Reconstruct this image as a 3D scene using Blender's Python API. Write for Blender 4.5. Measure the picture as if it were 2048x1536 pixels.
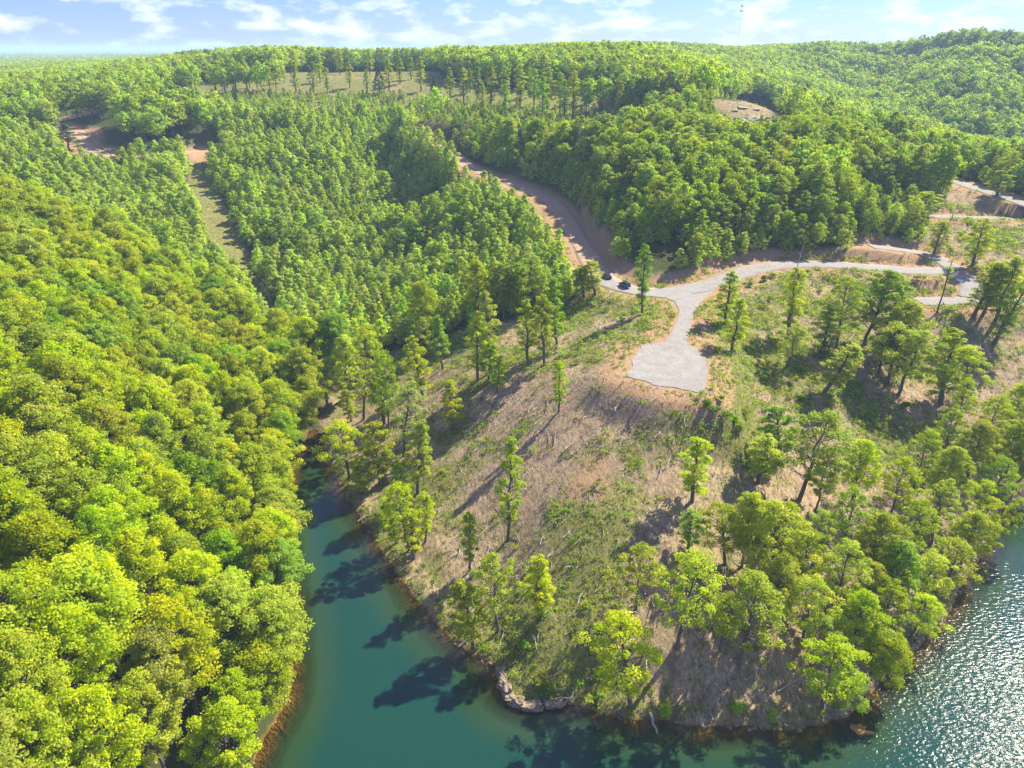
import bpy, math, random
import numpy as np
from mathutils import Vector, Matrix, Quaternion

random.seed(7)
R = np.random.RandomState(7)
SC = bpy.context.scene
for o in list(bpy.data.objects):
    bpy.data.objects.remove(o)

# ------------------------------------------------------------------ camera, sky, sun, exposure
FPX = 1421.0
PITCH = math.atan(670.0 / FPX)
CAMZ = 95.0
cam_d = bpy.data.cameras.new("camera")
cam_d.sensor_width = 36.0
cam_d.lens = FPX / 2048.0 * 36.0
cam_d.clip_start = 1.0
cam_d.clip_end = 60000.0
cam = bpy.data.objects.new("camera", cam_d)
SC.collection.objects.link(cam)
cam.location = (0, 0, CAMZ)
cam.rotation_euler = (math.pi / 2 - PITCH, 0, 0)
SC.camera = cam

SUN_AZ, SUN_EL = math.radians(49.5), math.radians(42)
sun_vec = Vector((math.sin(SUN_AZ) * math.cos(SUN_EL), math.cos(SUN_AZ) * math.cos(SUN_EL), math.sin(SUN_EL)))
sun_d = bpy.data.lights.new("sun", 'SUN')
sun_d.energy = 4.5
sun_d.angle = math.radians(0.55)
sun_d.color = (1.0, 0.91, 0.74)
sun = bpy.data.objects.new("sun", sun_d)
SC.collection.objects.link(sun)
sun.rotation_euler = (-sun_vec).to_track_quat('-Z', 'Y').to_euler()

world = bpy.data.worlds.new("World")
SC.world = world
world.use_nodes = True
wn, wl = world.node_tree.nodes, world.node_tree.links
wn.clear()
w_out = wn.new('ShaderNodeOutputWorld')
w_bg = wn.new('ShaderNodeBackground')
w_sky = wn.new('ShaderNodeTexSky')
w_sky.sky_type = 'NISHITA'
w_sky.sun_disc = False
w_sky.sun_elevation = SUN_EL
w_sky.sun_rotation = SUN_AZ
w_sky.altitude = 300
w_sky.air_density = 1.0
w_sky.dust_density = 0.25
w_sky.ozone_density = 3.0
w_bg.inputs['Strength'].default_value = 0.075
w_tc = wn.new('ShaderNodeTexCoord')
w_map = wn.new('ShaderNodeMapping')
w_map.inputs['Scale'].default_value = (19.0, 19.0, 52.0)
w_n = wn.new('ShaderNodeTexNoise')
w_n.inputs['Scale'].default_value = 1.0
w_n.inputs['Detail'].default_value = 7.0
w_n.inputs['Roughness'].default_value = 0.56
w_n.inputs['Distortion'].default_value = 0.0
w_r = wn.new('ShaderNodeValToRGB')
w_r.color_ramp.elements[0].position = 0.47
w_r.color_ramp.elements[0].color = (0, 0, 0, 1)
w_r.color_ramp.elements[1].position = 0.67
w_r.color_ramp.elements[1].color = (1, 1, 1, 1)
w_mix = wn.new('ShaderNodeMix'); w_mix.data_type = 'RGBA'
w_mix.inputs['B'].default_value = (5.6, 5.8, 6.7, 1)
w_tint = wn.new('ShaderNodeMix'); w_tint.data_type = 'RGBA'; w_tint.blend_type = 'MULTIPLY'
w_tint.inputs['Factor'].default_value = 1.0
w_tint.inputs['B'].default_value = (0.36, 0.44, 1.08, 1)
wl.new(w_tc.outputs['Generated'], w_map.inputs['Vector'])
wl.new(w_map.outputs['Vector'], w_n.inputs['Vector'])
wl.new(w_n.outputs['Fac'], w_r.inputs['Fac'])
w_cm = wn.new('ShaderNodeMath'); w_cm.operation = 'MULTIPLY'; w_cm.inputs[1].default_value = 0.85
wl.new(w_r.outputs['Color'], w_cm.inputs[0])
wl.new(w_cm.outputs[0], w_mix.inputs['Factor'])
wl.new(w_sky.outputs['Color'], w_tint.inputs['A'])
wl.new(w_tint.outputs['Result'], w_mix.inputs['A'])
wl.new(w_mix.outputs['Result'], w_bg.inputs['Color'])
wl.new(w_bg.outputs['Background'], w_out.inputs['Surface'])

SC.view_settings.view_transform = 'Standard'
SC.view_settings.look = 'None'
SC.view_settings.exposure = 1.6
SC.view_settings.gamma = 1.0
SC.view_settings.use_curve_mapping = False
SC.render.engine = 'CYCLES'
SC.cycles.max_bounces = 6
SC.cycles.diffuse_bounces = 4
SC.cycles.glossy_bounces = 2
SC.cycles.transmission_bounces = 5
SC.cycles.transparent_max_bounces = 6
SC.cycles.volume_bounces = 0
SC.cycles.use_denoising = True
SC.cycles.sample_clamp_direct = 2.2
SC.cycles.sample_clamp_indirect = 2.0

# ------------------------------------------------------------------ projection helpers
sP, cP = math.sin(PITCH), math.cos(PITCH)


def ray(u, v):
    cx, cy = (u - 1024.0) / FPX, (768.0 - v) / FPX
    return np.array([cx, cP + cy * sP, -sP + cy * cP])


def at(u, v, h):
    d = ray(u, v)
    t = (h - CAMZ) / d[2]
    return np.array([d[0] * t, d[1] * t, h])


def proj(p):
    p = np.asarray(p, float)
    x, y, z = p[..., 0], p[..., 1], p[..., 2] - CAMZ
    f = y * cP - z * sP
    up = y * sP + z * cP
    return 1024 + FPX * x / f, 768 - FPX * up / f, f


def unit(v):
    return v / (np.linalg.norm(v, axis=-1, keepdims=True) + 1e-9)


# ------------------------------------------------------------------ noise
def _hash(ix, iy, seed):
    n = (ix.astype(np.int64) * 374761393 + iy.astype(np.int64) * 668265263 + seed * 974634777) & 0xffffffff
    n = ((n ^ (n >> 13)) * 1274126177) & 0xffffffff
    return ((n ^ (n >> 16)) & 0xffff) / 65535.0


def vnoise(x, y, seed=0):
    x, y = np.asarray(x, float), np.asarray(y, float)
    ix, iy = np.floor(x), np.floor(y)
    fx, fy = x - ix, y - iy
    fx, fy = fx * fx * (3 - 2 * fx), fy * fy * (3 - 2 * fy)
    a, b = _hash(ix, iy, seed), _hash(ix + 1, iy, seed)
    c, d = _hash(ix, iy + 1, seed), _hash(ix + 1, iy + 1, seed)
    return (a * (1 - fx) + b * fx) * (1 - fy) + (c * (1 - fx) + d * fx) * fy


def fbm(x, y, seed=0, octv=4):
    s, a, t = 0, 0.5, 0
    for k in range(octv):
        s = s + a * vnoise(x * 2 ** k, y * 2 ** k, seed + k * 17)
        t += a
        a *= 0.5
    return s / t * 2 - 1


def sstep(a, b, x):
    t = np.clip((x - a) / (b - a), 0, 1)
    return t * t * (3 - 2 * t)


# ------------------------------------------------------------------ shoreline (photo pixels at water level)
shore_px = [(640, 860), (655, 905), (672, 950), (700, 1000), (735, 1050), (772, 1110), (800, 1150), (835, 1200), (872, 1248),
            (905, 1282), (940, 1310), (975, 1325), (997, 1340), (1000, 1372), (1022, 1400), (1052, 1415), (1100, 1408),
            (1150, 1410), (1200, 1428), (1260, 1436), (1330, 1446), (1400, 1450), (1480, 1452), (1560, 1456), (1640, 1448),
            (1695, 1432), (1735, 1392), (1772, 1352), (1800, 1325), (1838, 1290), (1868, 1262), (1895, 1215), (1930, 1160),
            (1955, 1120), (1975, 1080), (1990, 1030), (2010, 1000), (2048, 975), (2130, 930), (2230, 890)]
left_px = [(498, 1545), (520, 1490), (548, 1440), (572, 1400), (583, 1330), (580, 1250), (577, 1180), (566, 1110), (560, 1040),
           (572, 980), (590, 930), (606, 890), (620, 858)]
wp = [at(u, v, 0)[:2] for u, v in shore_px]
far = [np.array([260, 190.]), np.array([420, 120.]), np.array([420, -90.]), np.array([-90, -90.]), np.array([-62, 20.]), np.array([-45, 50.])]
WATER = np.array(wp + far + [at(u, v, 0)[:2] for u, v in left_px])


def densify(poly, step):
    out = []
    for i in range(len(poly)):
        a, b = poly[i], poly[(i + 1) % len(poly)]
        n = max(1, int(np.linalg.norm(b - a) / step))
        for k in range(n):
            out.append(a + (b - a) * k / n)
    return np.array(out)


WS = densify(WATER, 1.2)
WS = WS + np.stack([fbm(WS[:, 0] / 4, WS[:, 1] / 4, 5, 3), fbm(WS[:, 0] / 4, WS[:, 1] / 4, 9, 3)], 1) * 0.9


def inside(poly, x, y):
    x, y = np.asarray(x), np.asarray(y)
    c = np.zeros(x.shape, bool)
    n = len(poly)
    for i in range(n):
        x1, y1 = poly[i]
        x2, y2 = poly[(i + 1) % n]
        if y1 == y2:
            continue
        m = ((y1 > y) != (y2 > y)) & (x < (x2 - x1) * (y - y1) / (y2 - y1) + x1)
        c ^= m
    return c


def seg_dist(poly, x, y, closed=True):
    d = np.full(x.shape, 1e9)
    n = len(poly)
    for i in range(n if closed else n - 1):
        a, b = poly[i], poly[(i + 1) % n]
        ab = b - a
        L = max(ab @ ab, 1e-9)
        t = np.clip(((x - a[0]) * ab[0] + (y - a[1]) * ab[1]) / L, 0, 1)
        q = (x - a[0] - t * ab[0]) ** 2 + (y - a[1] - t * ab[1]) ** 2
        d = np.minimum(d, q)
    return np.sqrt(d)


# ------------------------------------------------------------------ terrain control points (pixel, height)
ctrl = [(u, v, 0.2) for u, v in shore_px[::2]] + [(u, v, 0.2) for u, v in left_px[::2]]
ctrl += [
    # peninsula
    (1335, 740, 27), (1290, 788, 25.7), (1380, 805, 25.6), (1225, 765, 25.5), (1210, 720, 25.8), (1280, 700, 27), (1400, 780, 26.6), (1370, 600, 27), (1230, 568, 27), (1300, 640, 26.6), (1180, 640, 24),
    (1100, 700, 21.5), (1000, 740, 18), (900, 760, 13), (830, 760, 9), (760, 770, 5.5), (700, 800, 2.5), (1000, 850, 14),
    (880, 880, 8), (780, 920, 3.5), (900, 1000, 6), (850, 1080, 3), (1150, 800, 22), (1250, 830, 22.5), (1150, 900, 17.5),
    (1000, 950, 10.5), (1000, 1100, 5.5), (1100, 1050, 11.5), (1200, 1000, 15.5), (1250, 1120, 12), (1150, 1200, 7.5), (1050, 1250, 4.5),
    (1100, 1330, 3.6), (1060, 1370, 2.8), (1200, 1330, 4.5), (1300, 1280, 6.5), (1330, 1370, 3), (1400, 1150, 10.5), (1400, 1300, 6), (1500, 1380, 2.7),
    (1500, 1250, 6), (1600, 1350, 2.6), (1400, 950, 17), (1300, 930, 18.5), (1430, 850, 20), (1480, 720, 23.5), (1450, 650, 25.2),
    (1560, 780, 18.5), (1550, 900, 14), (1550, 1050, 10), (1650, 1000, 9), (1650, 1150, 6), (1650, 850, 14.5), (1600, 620, 24.5), (1700, 700, 19),
    (1780, 650, 21), (1800, 780, 14.5), (1750, 900, 11), (1850, 1000, 5.5), (1750, 1150, 4.5), (1900, 850, 10), (2000, 780, 12), (2000, 680, 18),
    (1900, 680, 18.5), (2048, 880, 6), (1950, 950, 4.5), (1750, 1270, 2), (2150, 700, 15), (2150, 800, 9),
    # cove head and valley
    (632, 820, 1.2), (628, 770, 2.2), (625, 720, 4), (600, 640, 8),
    # road loop
    (1500, 542, 28.5), (1650, 529, 28.6), (1850, 545, 27.3), (1945, 580, 25), (1880, 603, 24), (2100, 600, 23),
    (1790, 433, 35), (2000, 437, 34), (1950, 378, 39.6), (2048, 405, 38), (1950, 500, 29.5), (2040, 500, 30), (2200, 480, 31),
    # dirt road
    (860, 285, 50), (960, 345, 41), (1100, 400, 34), (1150, 475, 29.5),
    # hillside right of the dirt road
    (1250, 500, 32.05), (1400, 490, 33.62), (1600, 490, 31.62), (1750, 480, 32.51), (1200, 400, 39.25), (1250, 400, 40.21), (1400, 400, 41.56), (1600, 400, 41.56), (1100, 330, 44.05), (1100, 280, 51.56), (1100, 240, 58.39), (1300, 320, 49.5), (1350, 250, 59.98), (1500, 330, 48.34), (1500, 400, 41.18), (1000, 285, 50.48), (1000, 240, 58.66), (1000, 205, 65.37), (1000, 180, 70.47), (1500, 255, 60.42), (1500, 215, 67.74), (1440, 210, 68.62), (1650, 320, 49.07), (1800, 380, 40.07), (1200, 200, 66.95), (1150, 240, 58.85), (1250, 180, 70.73), (850, 190, 68.06), (900, 230, 60.13), (1600, 260, 48.6), (1700, 300, 39.71),
    (862, 332, 39.6), (905, 355, 36.5),
    # plantation bowl
    (1100, 600, 21), (1000, 500, 24), (1050, 560, 21), (900, 600, 13), (900, 520, 18), (700, 600, 8), (800, 640, 8), (700, 500, 15), (800, 420, 23.26), (950, 430, 30.97), (600, 450, 22.85), (600, 380, 32.18), (700, 350, 36.45), (800, 350, 34.05), (600, 300, 45.5), (700, 300, 44.85), (800, 300, 43.57), (600, 250, 54.85), (700, 250, 54.36), (800, 250, 53.88), (500, 350, 37.25), (500, 250, 55.33), (600, 200, 65.13), (700, 200, 65.0), (800, 200, 65.39), (500, 200, 65.65), (450, 200, 65.65),
    (545, 640, 6.5), (480, 500, 20), (430, 400, 32.5), (400, 310, 44),
    # left upland
    (200, 400, 35), (0, 400, 40), (0, 310, 50), (170, 285, 50), (230, 310, 47), (130, 240, 58), (0, 262, 55), (300, 240, 59), (350, 560, 20), (150, 500, 31),
    (0, 500, 36), (-200, 450, 40), (-300, 350, 48),
    # left near hill
    (0, 620, 31), (0, 750, 29.5), (0, 900, 28), (0, 1100, 26), (0, 1300, 24), (0, 1500, 22), (300, 1500, 8), (300, 1300, 11), (300, 1100, 13), (300, 900, 15),
    (300, 700, 17), (450, 1300, 4), (450, 1100, 5), (470, 900, 5.5), (520, 760, 6), (150, 1400, 17), (150, 1000, 21), (150, 700, 25), (-300, 1500, 32),
    (-300, 1000, 36), (-300, 700, 38), (200, 1536, 13), (480, 650, 11), (400, 620, 17),
    # ridge field and skyline
    (560, 165, 73.68), (700, 150, 77.13), (820, 148, 77.97), (300, 190, 66), (420, 170, 71), (500, 145, 74), (1000, 155, 76.5), (1250, 135, 81.81), (850, 165, 73.68),
    # far right valley and hill
    (1600, 200, 49.55), (1650, 200, 45.66), (1650, 150, 66.87), (1750, 200, 44.36), (1750, 150, 66.53), (1750, 128, 76.86), (1400, 125, 79.53), (1200, 130, 79.52), (1550, 128, 76.86), (1900, 250, 35.01), (1900, 200, 50.85), (1900, 150, 69.84), (1900, 112, 87.51), (2000, 330, 24.12), (2048, 250, 36.95), (2048, 180, 59.51), (2048, 122, 83.39), (1850, 330, 30.02), (2300, 150, 71.83), (2300, 300, 33.28), (2200, 360, 24.96),
]
cp = [tuple(at(u, v, h)) for u, v, h in ctrl]
cp += [(0, 650, 76), (0, 760, 75), (120, 800, 75), (-120, 720, 74), (220, 900, 75), (-900, 900, 50), (-500, 1000, 58), (-300, 1500, 62), (-1500, 2200, 46), (0, 1500, 68), (500, 1500, 72), (1100, 1300, 74), (-150, 1000, 66),
       (300, 1050, 74), (-3000, 5000, 48), (0, 6000, 60), (4000, 6000, 62), (-12000, 24000, 52), (0, 28000, 60), (15000, 25000, 60),
       (-220, 200, 42), (-240, 90, 40), (-130, 20, 26), (560, 800, 76), (330, 200, 5), (600, 500, 60), (420, 1000, 76), (900, 2500, 74), (-400, 700, 58)]
cp = np.array(cp)
OX, OY = 0.0, -60.0


def lp(x, y):
    dx, dy = x - OX, y - OY
    return np.arctan2(dx, dy) * 1.6, 0.5 * np.log(dx * dx + dy * dy)


ca, cb = lp(cp[:, 0], cp[:, 1])


def _k(r2):
    return 0.5 * r2 * np.log(r2 + 1e-12)


n_ = len(cp)
K = _k((ca[:, None] - ca) ** 2 + (cb[:, None] - cb) ** 2) + np.eye(n_) * 2e-4
Pm = np.stack([np.ones(n_), ca, cb], 1)
A_ = np.block([[K, Pm], [Pm.T, np.zeros((3, 3))]])
sol = np.linalg.solve(A_, np.concatenate([cp[:, 2], np.zeros(3)]))


def tps(x, y):
    out = np.empty(x.shape)
    for s in range(0, len(x), 20000):
        a, b = lp(x[s:s + 20000], y[s:s + 20000])
        r2 = (a[:, None] - ca) ** 2 + (b[:, None] - cb) ** 2
        out[s:s + 20000] = _k(r2) @ sol[:n_] + sol[n_] + sol[n_ + 1] * a + sol[n_ + 2] * b
    return out


# ------------------------------------------------------------------ roads
def spline(pts, step):
    P = np.array(pts, float)
    P = np.vstack([2 * P[0] - P[1], P, 2 * P[-1] - P[-2]])
    out = []
    for i in range(1, len(P) - 2):
        p0, p1, p2, p3 = P[i - 1:i + 3]
        n = max(2, int(np.linalg.norm(p2 - p1) / step))
        for k in range(n):
            t = k / n
            out.append(0.5 * ((2 * p1) + (-p0 + p2) * t + (2 * p0 - 5 * p1 + 4 * p2 - p3) * t * t + (-p0 + 3 * p1 - 3 * p2 + p3) * t ** 3))
    out.append(P[-2])
    return np.array(out)


ROADS = [
    ("dirt_road", [(824, 254, 55.0), (860, 285, 50), (905, 315, 46), (960, 345, 41), (1030, 368, 37.5), (1098, 398, 34), (1133, 438, 31.2), (1158, 480, 29.3), (1182, 522, 28), (1200, 550, 27.5)], 8.0, 'dirt', 0.10),
    ("gravel_road", [(1188, 541, 27.6), (1222, 567, 27.2), (1285, 584, 27), (1360, 582, 27), (1430, 566, 27.5), (1490, 543, 28.2), (1560, 531, 28.5), (1650, 529, 28.5), (1750, 536, 28), (1830, 543, 27.5), (1885, 542, 27), (1930, 557, 26), (1950, 577, 25.2), (1945, 596, 24.4)], 8.6, 'gravel', 0.13),
    ("gravel_road", [(1740, 492, 31.5), (1800, 500, 30), (1845, 508, 28.6), (1878, 520, 27.8), (1912, 540, 27)], 6.6, 'gravel', 0.16),
    ("gravel_road", [(1838, 604, 23.9), (1900, 602, 24), (1950, 601, 24.1), (2060, 603, 23.6), (2200, 612, 22)], 8.0, 'gravel', 0.15),
    ("gravel_road", [(1770, 431, 35.2), (1860, 433, 34.6), (1950, 436, 34), (2100, 440, 33), (2300, 450, 32)], 6.5, 'gravel', 0.13),
    ("gravel_road", [(1900, 360, 40.2), (1925, 368, 40), (1960, 380, 39.6), (2000, 392, 39), (2060, 412, 38), (2180, 452, 36)], 7.0, 'gravel', 0.13),
    ("dirt_road", [(30, 258, 55.5), (90, 246, 57), (130, 238, 58), (165, 230, 59), (200, 219, 60.5)], 5.0, 'dirt', 0.13),
    ("dirt_road", [(150, 262, 54), (165, 285, 50.5), (195, 306, 47.5), (235, 314, 46.6), (300, 312, 46), (360, 306, 45.5), (400, 302, 45.2), (425, 298, 45.4)], 8.0, 'dirt', 0.13),
]
road_c = []
for nm, pts, w, m, lift in ROADS:
    road_c.append(spline([at(*p) for p in pts], 1.5))
PAD_H = 27.0
pad_px = [(1281, 693), (1268, 715), (1255, 752), (1290, 764), (1335, 775), (1380, 782), (1407, 786), (1412, 765), (1414, 738), (1409, 713), (1385, 694), (1364, 680), (1318, 686)]
PAD = np.array([at(u, v, PAD_H)[:2] for u, v in pad_px])


JUNC = np.array([at(u, v, 27.0)[:2] for u, v in [(1270, 588), (1300, 593), (1330, 596), (1350, 604), (1359, 622), (1352, 648), (1338, 675), (1320, 700), (1372, 700), (1374, 680), (1378, 655), (1386, 630), (1397, 608), (1415, 590), (1445, 573), (1420, 563), (1340, 576)]])


def road_near(x, y):
    """nearest road: distance beyond the half width, road height"""
    best = np.full(x.shape, 1e9)
    hh = np.zeros(x.shape)
    for (nm, pts, w, m, lift), c in zip(ROADS, road_c):
        lo, hi = c.min(0) - 22, c.max(0) + 22
        idx = np.nonzero((x > lo[0]) & (x < hi[0]) & (y > lo[1]) & (y < hi[1]))[0]
        for s in range(0, len(idx), 8000):
            I = idx[s:s + 8000]
            q = (x[I, None] - c[:, 0]) ** 2 + (y[I, None] - c[:, 1]) ** 2
            j = q.argmin(1)
            d = np.sqrt(q[np.arange(len(I)), j]) - w / 2
            # soften height with the neighbours
            m_ = d < best[I]
            best[I[m_]] = d[m_]
            hh[I[m_]] = c[j[m_], 2]
    for poly in (PAD, JUNC):
        d = seg_dist(poly, x, y)
        d = np.where(inside(poly, x, y), -d, d)
        m_ = (d < best) & ((poly is PAD) | (best > 0))
        best = np.where(m_, d, best)
        hh = np.where(m_, PAD_H, hh)
    return best, hh


def height_full(x, y):
    h = tps(x, y)
    r = np.hypot(x, y)
    h = h + fbm(x / 13, y / 13, 3, 4) * 0.75
    h = h + fbm(x / 60, y / 60, 31, 3) * 3.0 * sstep(300, 600, r) + fbm(x / 260, y / 260, 8, 3) * 9 * sstep(750, 1500, r)
    h = h + (np.abs(fbm((x + 0.5 * y) / 120, (y - 0.5 * x) / 330, 71, 3)) * -52 + 5) * sstep(190, 330, x - 0.12 * y) * sstep(420, 560, y) * (1 - sstep(1100, 1500, y))
    near = (x > -120) & (x < 440) & (y < 260)
    sd = np.full(x.shape, 1e3)
    ii = np.nonzero(near)[0]
    d = seg_dist(WS, x[ii], y[ii])
    ins = inside(WS, x[ii], y[ii])
    sd[ii] = np.where(ins, -d, d)
    bank = 0.12 + 0.45 * np.minimum(sd, 2) + 0.13 * np.minimum(np.maximum(sd - 2, 0), 14)
    f = sstep(0, 9, sd)
    land = np.maximum(h * f + np.minimum(h, 1.0) * (1 - f) * sstep(0, 2, sd), bank * (0.75 + 0.5 * vnoise(x / 2.1, y / 2.1, 4)))
    land = np.where(sd > 60, h, land)
    u = np.maximum(-sd, 0)
    bed = -(0.10 + 0.26 * u + 0.055 * u * u) + 0.18 * fbm(x / 2.5, y / 2.5, 6, 3) * np.minimum(u, 1)
    bed = np.maximum(bed, -8)
    h = np.where(sd > 0, land, bed)
    rd, rh = road_near(x, y)
    k = 1 - sstep(1.6, np.where(h < rh, 13.0, 8.0), rd)
    h = h * (1 - k) + rh * k
    # small gullies in the cut banks
    h = h + np.where((rd > 2) & (rd < 8), 0.14 * fbm(x / 1.7, y / 1.7, 77, 2), 0)
    return h, sd, rd


ys = [18.0]
while ys[-1] < 40000:
    y = ys[-1]
    ys.append(y + (0.95 if y < 140 else (y * 0.0068 if y < 520 else y * 0.013)))
ys = np.array(ys)
NC = 540
ss = np.linspace(-1, 1, NC)
GX = ss[None, :] * (140 + 0.92 * ys[:, None])
GY = np.repeat(ys[:, None], NC, 1)
gx, gy = GX.ravel(), GY.ravel()
gh, gsd, grd = height_full(gx, gy)
GH = gh.reshape(GX.shape)
GSD = gsd.reshape(GX.shape)
GRD = grd.reshape(GX.shape)


def _sample(G, x, y):
    x, y = np.atleast_1d(np.asarray(x, float)), np.atleast_1d(np.asarray(y, float))
    j = np.clip(np.searchsorted(ys, y) - 1, 0, len(ys) - 2)
    fy = np.clip((y - ys[j]) / (ys[j + 1] - ys[j]), 0, 1)
    s = (x / (140 + 0.92 * y) + 1) / 2 * (NC - 1)
    i = np.clip(np.floor(s).astype(int), 0, NC - 2)
    fx = np.clip(s - i, 0, 1)
    return (G[j, i] * (1 - fx) + G[j, i + 1] * fx) * (1 - fy) + (G[j + 1, i] * (1 - fx) + G[j + 1, i + 1] * fx) * fy


def Hs(x, y):
    return _sample(GH, x, y)


def hit(u, v):
    d = ray(u, v)
    t = 60 * 1.004 ** np.arange(1100)
    x, y, z = d[0] * t, d[1] * t, CAMZ + d[2] * t
    k = np.nonzero(z < np.maximum(Hs(x, y), 0))[0]
    i = k[0] if len(k) else len(t) - 1
    t0, t1 = t[max(i - 1, 0)], t[i]
    for _ in range(12):
        tm = (t0 + t1) / 2
        if CAMZ + d[2] * tm < max(Hs(d[0] * tm, d[1] * tm)[0], 0):
            t1 = tm
        else:
            t0 = tm
    return np.array([d[0] * t1, d[1] * t1, Hs(d[0] * t1, d[1] * t1)[0]])


def wpoly(px):
    return np.array([hit(u, v)[:2] for u, v in px])


# ------------------------------------------------------------------ zones
Z_CLEAR = wpoly([(642, 852), (650, 800), (690, 745), (760, 712), (830, 690), (900, 668), (980, 650), (1060, 632), (1130, 610), (1180, 585),
                 (1205, 560), (1240, 556), (1300, 562), (1350, 560), (1430, 536), (1500, 515), (1600, 505), (1700, 505), (1800, 512), (1845, 512)])
tail = np.vstack([wpoly([(1842, 505), (1850, 470), (1862, 440)]), [at(1790, 424, 36)[:2]], [at(1880, 400, 38)[:2]], [at(1918, 364, 40.5)[:2]],
                  [at(1990, 380, 40.5)[:2]], [at(2080, 408, 39)[:2]], [at(2300, 470, 36)[:2]], [np.array([230., 210.])], [np.array([220., 150.])]])
Z_CLEAR = np.vstack([Z_CLEAR, tail, [np.array([150., 60.])], [np.array([0., 60.])], [at(640, 900, 0)[:2]]])
Z_STRIP = wpoly([(378, 322), (420, 318), (440, 400), (482, 480), (520, 560), (565, 640), (560, 662), (530, 650), (485, 570), (430, 500), (400, 440), (375, 390)])
Z_BARE = wpoly([(112, 250), (140, 243), (200, 256), (205, 290), (245, 300), (245, 322), (190, 320), (140, 310), (128, 280)])
Z_BARE2 = wpoly([(372, 290), (422, 290), (424, 322), (376, 324)])
Z_FIELD = wpoly([(300, 188), (360, 175), (430, 163), (560, 153), (700, 143), (820, 142), (880, 150), (900, 165), (1000, 178), (1130, 180), (1235, 182), (1240, 215), (1190, 228),
                 (1080, 222), (980, 210), (880, 205), (760, 190), (600, 192), (420, 186)])
Z_FIELD2 = wpoly([(300, 205), (340, 192), (430, 186), (420, 200), (330, 212)])
Z_KNOB = wpoly([(1405, 206), (1432, 199), (1478, 204), (1520, 212), (1542, 224), (1540, 246), (1505, 256), (1462, 246), (1448, 230), (1425, 220)])
Z_YOUNG = wpoly([(628, 742), (700, 735), (780, 700), (950, 650), (1130, 605), (1172, 578), (1140, 565), (1102, 505), (1062, 452), (1000, 402), (940, 375), (872, 308), (818, 256), (830, 244), (760, 238), (600, 240),
                 (440, 236), (440, 240), (430, 290), (240, 322), (130, 300), (90, 268), (0, 285), (-220, 330), (-220, 400), (0, 455), (150, 505), (300, 580), (450, 660), (560, 740)])
Z_UPLEFT = wpoly([(205, 300), (200, 262), (250, 246), (440, 238), (435, 285), (300, 292)])
Z_VERGE = wpoly([(1205, 560), (1172, 578), (1140, 565), (1102, 505), (1062, 452), (1000, 402), (940, 375), (872, 308), (818, 256), (832, 252), (872, 290), (960, 345),
                 (1030, 370), (1098, 396), (1140, 440), (1165, 480), (1192, 530)])
Z_BAREF = wpoly([(120, 270), (245, 300), (250, 338), (200, 345), (150, 340), (120, 310)])
Z_FRONT2 = wpoly([(230, 228), (300, 200), (440, 188), (445, 238), (250, 248)])
Z_KNOBF = wpoly([(1405, 206), (1432, 196), (1500, 202), (1550, 216), (1585, 250), (1560, 275), (1480, 278), (1430, 255)])
Z_FRONT = wpoly([(330, 215), (430, 194), (600, 190), (760, 190), (880, 200), (980, 208), (1080, 222), (1190, 230), (1245, 215), (1290, 240), (1240, 268), (1100, 262), (980, 250), (880, 245), (830, 248),
                 (760, 240), (600, 242), (440, 238)])

# ------------------------------------------------------------------ materials
def mat(name):
    m = bpy.data.materials.new(name)
    m.use_nodes = True
    nt = m.node_tree
    nt.nodes.clear()
    return m, nt.nodes, nt.links


def N(nodes, t, **kw):
    n = nodes.new(t)
    for k, v in kw.items():
        if k.startswith('i_'):
            n.inputs[k[2:]].default_value = v
        else:
            setattr(n, k, v)
    return n


def rgbmix(nd, lk, fac, a, b, blend='MIX'):
    m = nd.new('ShaderNodeMix')
    m.data_type = 'RGBA'
    m.blend_type = blend
    for s, v in (('Factor', fac), ('A', a), ('B', b)):
        if hasattr(v, 'is_output'):
            lk.new(v, m.inputs[s])
        elif s == 'Factor':
            m.inputs[s].default_value = v
        else:
            m.inputs[s].default_value = (*v, 1)
    return m.outputs['Result']


def mth(nd, lk, op, a, b=None, clamp=False):
    m = nd.new('ShaderNodeMath')
    m.operation = op
    m.use_clamp = clamp
    for i, v in enumerate((a, b)):
        if v is None:
            continue
        if hasattr(v, 'is_output'):
            lk.new(v, m.inputs[i])
        else:
            m.inputs[i].default_value = v
    return m.outputs[0]


def mrange(nd, lk, v, a, b, c=0.0, d=1.0):
    m = nd.new('ShaderNodeMapRange')
    lk.new(v, m.inputs[0])
    for i, q in enumerate((a, b, c, d)):
        m.inputs[i + 1].default_value = q
    return m.outputs[0]


def noise(nd, lk, vec, scale, detail=4, rough=0.55, dist=0.0, stretch=None):
    n = nd.new('ShaderNodeTexNoise')
    n.inputs['Scale'].default_value = scale
    n.inputs['Detail'].default_value = detail
    n.inputs['Roughness'].default_value = rough
    n.inputs['Distortion'].default_value = dist
    if stretch:
        mp = nd.new('ShaderNodeMapping')
        mp.inputs['Scale'].default_value = stretch[:3]
        if len(stretch) > 3:
            mp.inputs['Rotation'].default_value = (0, 0, stretch[3])
        lk.new(vec, mp.inputs['Vector'])
        vec = mp.outputs['Vector']
    lk.new(vec, n.inputs['Vector'])
    return n.outputs['Fac']


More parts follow.
